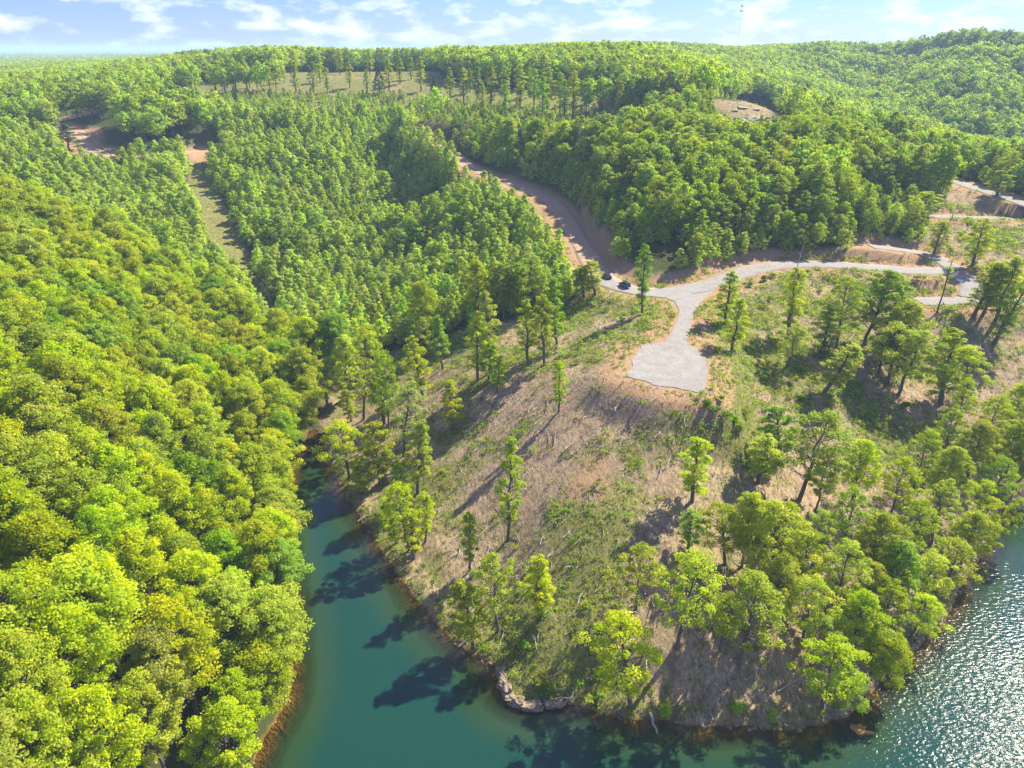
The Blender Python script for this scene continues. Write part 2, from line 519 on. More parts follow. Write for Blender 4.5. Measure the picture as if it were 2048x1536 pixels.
def leaf_material(name, ca_, cb_, trans=0.52, hue=0.012, val=0.20, sheen=0.008):
    m, nd, lk = mat(name)
    out = N(nd, 'ShaderNodeOutputMaterial')
    at_ = N(nd, 'ShaderNodeAttribute', attribute_name='tint')
    oi = N(nd, 'ShaderNodeObjectInfo')
    c = rgbmix(nd, lk, at_.outputs['Fac'], ca_, cb_)
    hsv = N(nd, 'ShaderNodeHueSaturation')
    lk.new(c, hsv.inputs['Color'])
    lk.new(mrange(nd, lk, oi.outputs['Random'], 0, 1, 0.5 - hue, 0.5 + hue), hsv.inputs['Hue'])
    r2 = mth(nd, lk, 'FRACT', mth(nd, lk, 'MULTIPLY', oi.outputs['Random'], 7.31))
    lk.new(mrange(nd, lk, r2, 0, 1, 1.12 - val, 1.12 + val), hsv.inputs['Value'])
    r3 = mth(nd, lk, 'FRACT', mth(nd, lk, 'MULTIPLY', oi.outputs['Random'], 23.17))
    lk.new(mrange(nd, lk, r3, 0, 1, 0.90, 1.06), hsv.inputs['Saturation'])
    col = rgbmix(nd, lk, 1.0, hsv.outputs['Color'], oi.outputs['Color'], 'MULTIPLY')
    df = N(nd, 'ShaderNodeBsdfDiffuse')
    tr = N(nd, 'ShaderNodeBsdfTranslucent')
    lk.new(col, df.inputs['Color'])
    yel = rgbmix(nd, lk, 1.0, col, (1.18, 1.26, 0.35), 'MULTIPLY')
    lk.new(yel, tr.inputs['Color'])
    mx = N(nd, 'ShaderNodeMixShader')
    mx.inputs[0].default_value = trans
    lk.new(df.outputs[0], mx.inputs[1])
    lk.new(tr.outputs[0], mx.inputs[2])
    gl = N(nd, 'ShaderNodeBsdfGlossy')
    gl.inputs['Roughness'].default_value = 0.45
    gl.inputs['Color'].default_value = (0.9, 0.95, 0.8, 1)
    m2 = N(nd, 'ShaderNodeMixShader')
    m2.inputs[0].default_value = sheen
    lk.new(mx.outputs[0], m2.inputs[1])
    lk.new(gl.outputs[0], m2.inputs[2])
    lk.new(m2.outputs[0], out.inputs['Surface'])
    return m


def simple(name, c1, c2, scale=3.0, rough=0.9, bump=0.0, spec=0.2, coord='Object', metallic=0.0, stretch=None):
    m, nd, lk = mat(name)
    out = N(nd, 'ShaderNodeOutputMaterial')
    tc = N(nd, 'ShaderNodeTexCoord')
    b = N(nd, 'ShaderNodeBsdfPrincipled')
    f = noise(nd, lk, tc.outputs[coord], scale, 5, 0.6, 0, stretch)
    f = mrange(nd, lk, f, 0.3, 0.7)
    lk.new(rgbmix(nd, lk, f, c1, c2), b.inputs['Base Color'])
    b.inputs['Roughness'].default_value = rough
    b.inputs['Specular IOR Level'].default_value = spec
    b.inputs['Metallic'].default_value = metallic
    if bump:
        bp = N(nd, 'ShaderNodeBump')
        bp.inputs['Strength'].default_value = bump
        bp.inputs['Distance'].default_value = 0.1
        lk.new(f, bp.inputs['Height'])
        lk.new(bp.outputs[0], b.inputs['Normal'])
    lk.new(b.outputs[0], out.inputs['Surface'])
    return m


M_LEAF = leaf_material('leaf_lime', (0.205, 0.310, 0.003), (0.425, 0.460, 0.005))
M_YOUNG = leaf_material('leaf_young', (0.270, 0.385, 0.025), (0.500, 0.560, 0.075), hue=0.012)
M_SLEN = leaf_material('leaf_open_crown', (0.215, 0.320, 0.005), (0.430, 0.465, 0.009))
M_FAR = leaf_material('leaf_far', (0.180, 0.300, 0.018), (0.390, 0.450, 0.038), hue=0.015, val=0.32)
M_PINE = leaf_material('needle', (0.05, 0.10, 0.03), (0.12, 0.17, 0.055), trans=0.15)
M_BUSH = leaf_material('leaf_shrub', (0.110, 0.230, 0.010), (0.330, 0.380, 0.015), hue=0.03, val=0.4)
M_STRAW = leaf_material('straw_blade', (0.22, 0.14, 0.05), (0.32, 0.21, 0.08), trans=0.2, hue=0.02)
M_BARK = simple('bark', (0.07, 0.06, 0.05), (0.19, 0.165, 0.135), 2.5, 0.95, 0.4, 0.1, 'Object', stretch=(3, 3, 0.6))
M_DEAD = simple('dead_wood', (0.26, 0.22, 0.18), (0.46, 0.41, 0.35), 2.0, 0.95, 0.3, 0.1)
M_ROCK = simple('sandstone', (0.22, 0.17, 0.125), (0.46, 0.38, 0.29), 0.9, 0.95, 0.9, 0.1, stretch=(1, 1, 4))
M_SHORE = simple('shore_stone', (0.10, 0.078, 0.055), (0.36, 0.28, 0.195), 1.6, 0.95, 1.0, 0.1, stretch=(1, 1, 3))
M_WETROCK = simple('submerged_stone', (0.30, 0.15, 0.03), (0.42, 0.22, 0.06), 1.4, 0.8, 0.6, 0.2)

# ground
M_GROUND, nd, lk = mat('ground_cover')
out = N(nd, 'ShaderNodeOutputMaterial')
tc = N(nd, 'ShaderNodeTexCoord')
gv = tc.outputs['Object']
a_g = N(nd, 'ShaderNodeAttribute', attribute_name='grassy').outputs['Fac']
a_d = N(nd, 'ShaderNodeAttribute', attribute_name='dirty').outputs['Fac']
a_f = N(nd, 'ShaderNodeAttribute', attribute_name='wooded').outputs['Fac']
a_b = N(nd, 'ShaderNodeAttribute', attribute_name='bed').outputs['Fac']
a_r = N(nd, 'ShaderNodeAttribute', attribute_name='remote').outputs['Fac']
n_fine = noise(nd, lk, gv, 1.7, 8, 0.72, 0.3, (1.0, 0.42, 1.0, -0.75))
n_mid = noise(nd, lk, gv, 0.22, 6, 0.62, 0.4)
n_mid2 = noise(nd, lk, gv, 0.55, 7, 0.68, 0.8)
n_big = noise(nd, lk, gv, 0.05, 4, 0.55)
litter = rgbmix(nd, lk, mrange(nd, lk, n_fine, 0.33, 0.66), (0.095, 0.074, 0.042), (0.47, 0.365, 0.225))
litter = rgbmix(nd, lk, mrange(nd, lk, n_mid, 0.38, 0.68, 0, 0.65), litter, (0.37, 0.25, 0.155))
gcol = rgbmix(nd, lk, mrange(nd, lk, n_fine, 0.35, 0.65), (0.065, 0.100, 0.014), (0.22, 0.21, 0.055))
gf = mth(nd, lk, 'ADD', a_g, mth(nd, lk, 'MULTIPLY', mth(nd, lk, 'SUBTRACT', n_mid2, 0.5), 1.9))
gf = mrange(nd, lk, gf, 0.30, 0.72)
n_dk = noise(nd, lk, gv, 0.38, 6, 0.7, 0.6, (1.0, 0.6, 1.0, -0.75))
litter = rgbmix(nd, lk, mrange(nd, lk, n_dk, 0.50, 0.66, 0, 0.62), litter, (0.100, 0.070, 0.045))
c = rgbmix(nd, lk, mth(nd, lk, 'MULTIPLY', gf, 0.86), litter, gcol)
dirt = rgbmix(nd, lk, mrange(nd, lk, n_fine, 0.3, 0.7), (0.26, 0.155, 0.080), (0.38, 0.26, 0.15))
df_ = mth(nd, lk, 'ADD', a_d, mth(nd, lk, 'MULTIPLY', mth(nd, lk, 'SUBTRACT', n_mid2, 0.5), 1.1))
c = rgbmix(nd, lk, mrange(nd, lk, df_, 0.35, 0.62), c, dirt)
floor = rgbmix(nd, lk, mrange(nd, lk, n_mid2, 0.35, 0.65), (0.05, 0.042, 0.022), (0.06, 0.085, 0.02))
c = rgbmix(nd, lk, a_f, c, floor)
bedc = rgbmix(nd, lk, mrange(nd, lk, n_mid2, 0.35, 0.7), (0.09, 0.060, 0.022), (0.36, 0.20, 0.05))
c = rgbmix(nd, lk, a_b, c, bedc)
rem = rgbmix(nd, lk, mrange(nd, lk, noise(nd, lk, gv, 0.02, 8, 0.7), 0.35, 0.65), (0.030, 0.070, 0.018), (0.085, 0.13, 0.03))
c = rgbmix(nd, lk, a_r, c, rem)
b = N(nd, 'ShaderNodeBsdfPrincipled')
lk.new(c, b.inputs['Base Color'])
b.inputs['Roughness'].default_value = 0.95
b.inputs['Specular IOR Level'].default_value = 0.05
bp = N(nd, 'ShaderNodeBump')
bp.inputs['Strength'].default_value = 0.9
bp.inputs['Distance'].default_value = 0.45
lk.new(n_fine, bp.inputs['Height'])
lk.new(bp.outputs[0], b.inputs['Normal'])
lk.new(b.outputs[0], out.inputs['Surface'])


def road_material(name, a, b2, c3, amount):
    m, nd, lk = mat(name)
    out = N(nd, 'ShaderNodeOutputMaterial')
    tc = N(nd, 'ShaderNodeTexCoord')
    ac = N(nd, 'ShaderNodeAttribute', attribute_name='across').outputs['Fac']
    n1 = noise(nd, lk, tc.outputs['Object'], 1.4, 8, 0.7)
    n2 = noise(nd, lk, tc.outputs['Object'], 0.16, 4, 0.6)
    c = rgbmix(nd, lk, mrange(nd, lk, n1, 0.3, 0.7), a, b2)
    # wheel tracks packed paler, loose stone between
    tr = mth(nd, lk, 'ABSOLUTE', mth(nd, lk, 'SINE', mth(nd, lk, 'ADD', mth(nd, lk, 'MULTIPLY', ac, 9.5), mth(nd, lk, 'MULTIPLY', n2, 2.0))))
    c = rgbmix(nd, lk, mth(nd, lk, 'MULTIPLY', mth(nd, lk, 'MULTIPLY', tr, mrange(nd, lk, n1, 0.35, 0.65)), amount), c, c3)
    c = rgbmix(nd, lk, mrange(nd, lk, noise(nd, lk, tc.outputs['Object'], 0.33, 5, 0.65, 0.5), 0.46, 0.66, 0, 0.45), c, tuple(q * f for q, f in zip(a, (0.95, 0.84, 0.72))))
    edge = mth(nd, lk, 'ADD', mth(nd, lk, 'ABSOLUTE', ac), mth(nd, lk, 'MULTIPLY', mth(nd, lk, 'SUBTRACT', n1, 0.5), 0.45))
    c = rgbmix(nd, lk, mrange(nd, lk, edge, 0.90, 1.06), c, (0.30, 0.195, 0.11))
    b = N(nd, 'ShaderNodeBsdfPrincipled')
    lk.new(c, b.inputs['Base Color'])
    b.inputs['Roughness'].default_value = 0.95
    b.inputs['Specular IOR Level'].default_value = 0.1
    bp = N(nd, 'ShaderNodeBump')
    bp.inputs['Strength'].default_value = 0.5
    bp.inputs['Distance'].default_value = 0.15
    lk.new(n1, bp.inputs['Height'])
    lk.new(bp.outputs[0], b.inputs['Normal'])
    lk.new(b.outputs[0], out.inputs['Surface'])
    return m


M_GRAVEL = road_material('gravel', (0.185, 0.176, 0.158), (0.285, 0.274, 0.252), (0.33, 0.315, 0.285), 0.6)
M_DIRT = road_material('packed_dirt', (0.25, 0.165, 0.105), (0.38, 0.265, 0.175), (0.45, 0.33, 0.23), 0.8)

# water
M_WATER, nd, lk = mat('lake_water')
out = N(nd, 'ShaderNodeOutputMaterial')
tc = N(nd, 'ShaderNodeTexCoord')
dep = N(nd, 'ShaderNodeAttribute', attribute_name='depth').outputs['Fac']
calm = N(nd, 'ShaderNodeAttribute', attribute_name='calm').outputs['Fac']
w1 = noise(nd, lk, tc.outputs['Object'], 0.95, 2, 0.45, 0.4, (1.0, 2.0, 1.0, 0.5))
w2 = noise(nd, lk, tc.outputs['Object'], 3.4, 4, 0.6, 0.3, (1.0, 1.7, 1.0, 0.2))
w3 = noise(nd, lk, tc.outputs['Object'], 0.05, 3, 0.5, 0.6)
wh = mth(nd, lk, 'ADD', mth(nd, lk, 'MULTIPLY', w1, 1.0), mth(nd, lk, 'MULTIPLY', w2, 0.12))
bp = N(nd, 'ShaderNodeBump')
bp.inputs['Distance'].default_value = 0.14
lk.new(mth(nd, lk, 'MULTIPLY', mrange(nd, lk, w3, 0.3, 0.7, 0.55, 1.0), calm), bp.inputs['Strength'])
lk.new(wh, bp.inputs['Height'])
df = N(nd, 'ShaderNodeBsdfDiffuse')
deepc = rgbmix(nd, lk, mrange(nd, lk, dep, 1.0, 7.0), (0.022, 0.046, 0.016), (0.006, 0.040, 0.027))
lk.new(deepc, df.inputs['Color'])
tr = N(nd, 'ShaderNodeBsdfTransparent')
trc = rgbmix(nd, lk, mrange(nd, lk, dep, 0.0, 2.0), (0.92, 0.86, 0.68), (0.42, 0.50, 0.26))
lk.new(trc, tr.inputs['Color'])
mx = N(nd, 'ShaderNodeMixShader')
lk.new(mrange(nd, lk, dep, 0.2, 2.5, 0.04, 1.0), mx.inputs[0])
lk.new(tr.outputs[0], mx.inputs[1])
lk.new(df.outputs[0], mx.inputs[2])
fr = N(nd, 'ShaderNodeFresnel')
fr.inputs['IOR'].default_value = 1.33
lk.new(bp.outputs[0], fr.inputs['Normal'])
gl = N(nd, 'ShaderNodeBsdfGlossy')
gl.inputs['Roughness'].default_value = 0.07
gl.inputs['Color'].default_value = (1, 1, 1, 1)
lk.new(bp.outputs[0], gl.inputs['Normal'])
m2 = N(nd, 'ShaderNodeMixShader')
lk.new(fr.outputs[0], m2.inputs[0])
lk.new(mx.outputs[0], m2.inputs[1])
lk.new(gl.outputs[0], m2.inputs[2])
lk.new(m2.outputs[0], out.inputs['Surface'])

# ------------------------------------------------------------------ mesh helpers
COL = SC.collection


def qmesh(name, V, Q, mats, mi=None, smooth=False, attrs=None, fattrs=None):
    V = np.asarray(V, np.float32)
    Q = np.asarray(Q, np.int32)
    me = bpy.data.meshes.new(name)
    me.vertices.add(len(V))
    me.vertices.foreach_set('co', V.ravel())
    k = Q.shape[1]
    me.loops.add(Q.size)
    me.loops.foreach_set('vertex_index', Q.ravel())
    me.polygons.add(len(Q))
    me.polygons.foreach_set('loop_start', np.arange(len(Q), dtype=np.int32) * k)
    if mi is not None:
        me.polygons.foreach_set('material_index', np.asarray(mi, np.int32))
    me.polygons.foreach_set('use_smooth', np.full(len(Q), smooth))
    for m in mats:
        me.materials.append(m)
    for kk, arr in (attrs or {}).items():
        a = me.attributes.new(kk, 'FLOAT', 'POINT')
        a.data.foreach_set('value', np.asarray(arr, np.float32))
    for kk, arr in (fattrs or {}).items():
        a = me.attributes.new(kk, 'FLOAT', 'FACE')
        a.data.foreach_set('value', np.asarray(arr, np.float32))
    me.update(calc_edges=True)
    return me


def link(name, me, parent=None, **props):
    o = bpy.data.objects.new(name, me)
    COL.objects.link(o)
    if parent:
        o.parent = parent
    for k, v in props.items():
        if v is not None:
            o[k] = v
    return o


# ------------------------------------------------------------------ ground sheet
def gmask(poly, soft=2.0):
    lo, hi = poly.min(0) - 10, poly.max(0) + 10
    idx = np.nonzero((gx > lo[0]) & (gx < hi[0]) & (gy > lo[1]) & (gy < hi[1]))[0]
    out = np.zeros(len(gx))
    d = seg_dist(poly, gx[idx], gy[idx])
    s = np.where(inside(poly, gx[idx], gy[idx]), d, -d)
    out[idx] = sstep(-soft, soft, s)
    return out


mc = gmask(Z_CLEAR, 2.5)
mst = gmask(Z_STRIP, 1.5)
mb = np.maximum(gmask(Z_BARE, 3), gmask(Z_BARE2, 3))
mf = np.maximum.reduce([gmask(Z_FIELD, 3), gmask(Z_FIELD2, 3), gmask(Z_FRONT, 3)])
mv = np.maximum(gmask(Z_VERGE, 2), gmask(Z_BAREF, 2))
mk = gmask(Z_KNOB, 3)
r_ = np.hypot(gx, gy)
_fx = hit(1150, 540)
road_clear = np.where((gx < _fx[0] + 8) & (gy > _fx[1]), 1 - sstep(1.5, 4.5, grd), 1 - sstep(5, 9, grd))
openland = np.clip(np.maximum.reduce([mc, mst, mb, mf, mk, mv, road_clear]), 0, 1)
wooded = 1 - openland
patch = fbm(gx / 16, gy / 16, 12, 4)
grassy = np.clip(0.52 + 0.72 * patch + 0.50 * fbm(gx / 5, gy / 5, 14, 3), 0, 1) * mc
# green strips read off the photograph: (centre pixel, radius m, amount)
for u, v, rr, am in [(1460, 800, 7, .5), (1480, 850, 7, .5), (1180, 1050, 6, .15), (1290, 890, 6, .3), (1110, 1180, 5, .1), (1060, 1330, 7, .5), (1080, 1380, 6, .6),
                     (1290, 620, 8, .5), (1330, 630, 5, .6), (1430, 640, 9, .35), (1560, 560, 8, .4), (1480, 640, 8, .3), (1140, 760, 12, -.4), (1160, 920, 12, -.5), (1000, 820, 10, -.25),
                     (1600, 830, 10, -.1), (1750, 860, 10, .35), (2000, 470, 12, .3), (1100, 640, 10, .15), (1380, 1000, 8, -.2), (1500, 1330, 14, -.35), (1350, 1380, 10, -.3), (1660, 980, 14, -.15),
                     (1000, 960, 8, -.15), (920, 1100, 7, -.2), (1200, 690, 12, .2)]:
    p = hit(u, v)
    grassy += am * np.exp(-((gx - p[0]) ** 2 + (gy - p[1]) ** 2) / rr ** 2) * mc
grassy = np.clip(grassy + 0.8 * mst + 0.95 * mf * (0.85 + 0.6 * patch) + 0.45 * mk + 0.6 * mv, 0, 1)
dirty = np.clip(np.maximum.reduce([mb * 1.0, 1 - sstep(0.6, 3.2, grd + 2.0 * fbm(gx / 5, gy / 5, 41, 3)), 0.8 * mb, 0.28 * mk]), 0, 1)
slope_bank = (1 - sstep(5.0, 8.5, grd)) * sstep(0.5, 2.0, grd)
dirty = np.clip(np.maximum(dirty, 0.8 * slope_bank), 0, 1) * (1 - 0.5 * wooded)
for u, v, rr, am in [(1190, 935, 7, .55), (1170, 985, 5, .45), (1130, 800, 6, .35), (1075, 760, 5, .3), (1000, 850, 5, .25), (1500, 655, 5, .3), (1540, 760, 6, .3), (1620, 780, 6, .35), (1470, 960, 6, .3),
                     (1590, 900, 6, .3), (1050, 1040, 4, .25), (900, 930, 5, .25), (1340, 820, 5, .2), (1100, 1190, 4, .2), (1700, 640, 6, .3), (1960, 470, 7, .2), (1250, 1010, 4, .2)]:
    p = hit(u, v)
    dirty += am * np.exp(-((gx - p[0]) ** 2 + (gy - p[1]) ** 2) / rr ** 2)
dirty = np.clip(dirty, 0, 1)
remote = sstep(900, 1500, r_)
bed = sstep(0.15, -0.1, gh) * (gsd < 3)
bed = 1 - sstep(-0.05, 0.25, gh)
bed = np.where(gsd < 5, bed, 0)
nr, nc = GX.shape
I = np.arange(nr * nc).reshape(nr, nc)
Q = np.stack([I[:-1, :-1], I[:-1, 1:], I[1:, 1:], I[1:, :-1]], -1).reshape(-1, 4)
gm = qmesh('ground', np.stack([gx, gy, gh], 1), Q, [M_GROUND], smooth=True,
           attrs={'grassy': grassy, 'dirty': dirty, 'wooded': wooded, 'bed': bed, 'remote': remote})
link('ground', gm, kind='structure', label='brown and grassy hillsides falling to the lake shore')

# water sheet
wx = np.arange(-95, 430, 1.6)
wy = np.arange(-85, 262, 1.6)
WX, WY = np.meshgrid(wx, wy)
fx_, fy_ = WX.ravel(), WY.ravel()
dd = seg_dist(WATER, fx_, fy_)
dn = np.where(inside(WATER, fx_, fy_), -dd, dd)
mm = dn < 6
hw = np.where(fy_ > 20, Hs(fx_, np.maximum(fy_, 20)), -6)
depth = np.maximum(-hw, 0)
calm = (0.5 + 0.5 * sstep(-5, 60, fx_)) * (1 - 0.62 * sstep(84, 118, fy_))
I = np.arange(len(fx_)).reshape(WX.shape)
Q = np.stack([I[:-1, :-1], I[:-1, 1:], I[1:, 1:], I[1:, :-1]], -1).reshape(-1, 4)
Q = Q[mm[Q].any(1)]
us, inv = np.unique(Q, return_inverse=True)
wm = qmesh('lake_water', np.stack([fx_[us], fy_[us], np.zeros(len(us))], 1), inv.reshape(-1, 4), [M_WATER], smooth=True, attrs={'depth': depth[us], 'calm': calm[us]})
link('lake_water', wm, kind='structure', label='teal green lake water with sun glitter in the corner')

# roads as raised ribbons
road_lab = ["brown dirt road winding up the hillside past the young trees", "pale gravel road curving from the parked cars to the hairpin",
            "gravel branch joining the hairpin from behind the wooded hill", "lower gravel road leaving the hairpin to the right",
            "upper gravel road crossing the right slope",
            "highest gravel road descending on the right", "short dirt track along the foot of the left wood", "dirt road cut below the left upland wood"]
for (nm, pts, w, mk_, lift), c, lab in zip(ROADS, road_c, road_lab):
    t = np.gradient(c[:, :2], axis=0)
    t /= np.linalg.norm(t, axis=1)[:, None] + 1e-9
    nrm = np.stack([t[:, 1], -t[:, 0]], 1)
    prof = [(-1.06, -0.5), (-1.0, -0.02), (-0.6, 0.0), (-0.2, 0.02), (0.2, 0.02), (0.6, 0.0), (1.0, -0.02), (1.06, -0.5)]
    V, A = [], []
    jit = fbm(np.arange(len(c)) / 3.0, np.zeros(len(c)), len(c), 2) * 0.17
    for k, (s, dz) in enumerate(prof):
        ww = s * (w / 2) * (1 + (jit if abs(s) > .9 else 0))
        V.append(np.stack([c[:, 0] + nrm[:, 0] * ww, c[:, 1] + nrm[:, 1] * ww, c[:, 2] + lift + dz], 1))
        A.append(np.full(len(c), s))
    V = np.array(V)
    L = len(c)
    I = np.arange(len(prof) * L).reshape(len(prof), L)
    Q = np.stack([I[:-1, :-1], I[:-1, 1:], I[1:, 1:], I[1:, :-1]], -1).reshape(-1, 4)
    me = qmesh(nm, V.reshape(-1, 3), Q, [M_GRAVEL if mk_ == 'gravel' else M_DIRT], smooth=True, attrs={'across': np.array(A).ravel()})
    link(nm, me, kind='structure', label=lab)
# turnaround pad: fan in rings
PD = densify(PAD, 1.0)
PD = PD + np.stack([fbm(PD[:, 0] / 2, PD[:, 1] / 2, 55, 2), fbm(PD[:, 0] / 2, PD[:, 1] / 2, 56, 2)], 1) * 0.7
cen = PD.mean(0)
rings = [1.03, 1.0, 0.95, 0.88, 0.8, 0.72, 0.64, 0.56, 0.48, 0.4, 0.32, 0.24, 0.16, 0.08, 0.01]
V, A = [], []
for r in rings:
    p = cen + (PD - cen) * r
    V.append(np.concatenate([p, np.full((len(p), 1), PAD_H + (0.14 if r < 1.02 else -0.4))], 1))
    A.append(np.where(r > 1.01, 1.0, np.minimum(0.9, np.hypot(p[:, 0] - cen[0] + 3, p[:, 1] - cen[1] - 2) / 13)))
L = len(PD)
I = np.arange(len(rings) * L).reshape(len(rings), L)
I2 = np.concatenate([I, I[:, :1]], 1)
Q = np.stack([I2[:-1, :-1], I2[:-1, 1:], I2[1:, 1:], I2[1:, :-1]], -1).reshape(-1, 4)
me = qmesh('gravel_pad', np.array(V).reshape(-1, 3), Q, [M_GRAVEL], attrs={'across': np.array(A).ravel()})
JD = densify(JUNC, 1.5)
from mathutils.geometry import tessellate_polygon
tri = tessellate_polygon([[Vector((float(a), float(b), 0)) for a, b in JD]])
_rd, _rh = road_near(JD[:, 0].copy(), JD[:, 1].copy())
_t = np.roll(JD, -1, 0) - np.roll(JD, 1, 0)
_n = unit(np.stack([_t[:, 1], -_t[:, 0]], 1))
_out = JD + _n * 0.3
if not inside(JUNC, *(JD[:1] - _n[:1] * 0.3).T)[0]:
    _out = JD - _n * 0.3
nj = len(JD)
_jv = np.concatenate([np.concatenate([JD, np.full((nj, 1), PAD_H + 0.155)], 1), np.concatenate([_out, np.full((nj, 1), PAD_H - 0.3)], 1)])
_jt = [tuple(t_) for t_ in tri]
for i in range(nj):
    j = (i + 1) % nj
    _jt += [(i, j, nj + j), (i, nj + j, nj + i)]
jm_ = qmesh('gravel_driveway', _jv, np.array(_jt), [M_GRAVEL], attrs={'across': np.concatenate([np.full(nj, 0.5), np.full(nj, 1.0)])})
link('gravel_driveway', jm_, kind='structure', label='gravel driveway widening from the road junction down to the pad')
link('gravel_pad', me, kind='structure', label='grey gravel turnaround pad at the end of the driveway')

# ------------------------------------------------------------------ tree forms
def unit_(v):
    return v / (np.linalg.norm(v, axis=-1, keepdims=True) + 1e-9)


def leaves(rng, C, Rr, per, size, flat=0.85, up=0.55, upper=0.78, tintc=None):
    """leaf quads on the domed surfaces of clumps"""
    n = len(C) * per
    ci = np.repeat(np.arange(len(C)), per)
    d = unit(rng.normal(size=(n, 3)))
    flip = rng.rand(n) < upper
    d[:, 2] = np.where(flip, np.abs(d[:, 2]), d[:, 2])
    rad = Rr[ci] * (rng.rand(n) ** 0.30) * (1 + 0.25 * rng.normal(size=n) * 0.5)
    P = C[ci] + d * rad[:, None] * np.array([1, 1, flat])
    nn = unit(d * 0.55 + np.array([0, 0, up]) + rng.normal(size=(n, 3)) * 0.45)
    a = unit(np.cross(nn, rng.normal(size=(n, 3))))
    b = np.cross(nn, a)
    s = size * (0.6 + 0.8 * rng.rand(n))[:, None]
    V = np.stack([P + a * s, P + b * s * 0.62, P - a * s, P - b * s * 0.62], 1).reshape(-1, 3)
    Q = np.arange(n * 4).reshape(n, 4)
    tc_ = rng.rand(len(C)) if tintc is None else tintc
    tint = np.clip(0.5 * tc_[ci] + 0.5 * rng.rand(n), 0, 1)
    return V, Q, tint


def tube(pts, rads, sides=6):
    pts = np.array(pts, float)
    V, Q = [], []
    for i, p in enumerate(pts):
        t = unit(pts[min(i + 1, len(pts) - 1)] - pts[max(i - 1, 0)])
        a = unit(np.cross(t, [0.31, 0.95, 0.07]))
        b = np.cross(t, a)
        for k in range(sides):
            an = 2 * math.pi * k / sides
            V.append(p + (a * math.cos(an) + b * math.sin(an)) * rads[i])
    for i in range(len(pts) - 1):
        for k in range(sides):
            k2 = (k + 1) % sides
            Q.append((i * sides + k, i * sides + k2, (i + 1) * sides + k2, (i + 1) * sides + k))
    return np.array(V), np.array(Q)


def joinq(parts):
    V, Q, off = [], [], 0
    for v, q in parts:
        V.append(v)
        Q.append(q + off)
        off += len(v)
    return np.concatenate(V), np.concatenate(Q)


def wobble(rng, a, b, n, amp):
    a, b = np.array(a, float), np.array(b, float)
    return [a + (b - a) * k / (n - 1) + (rng.normal(size=3) * amp if 0 < k < n - 1 else 0) for k in range(n)]


FORMS = {}


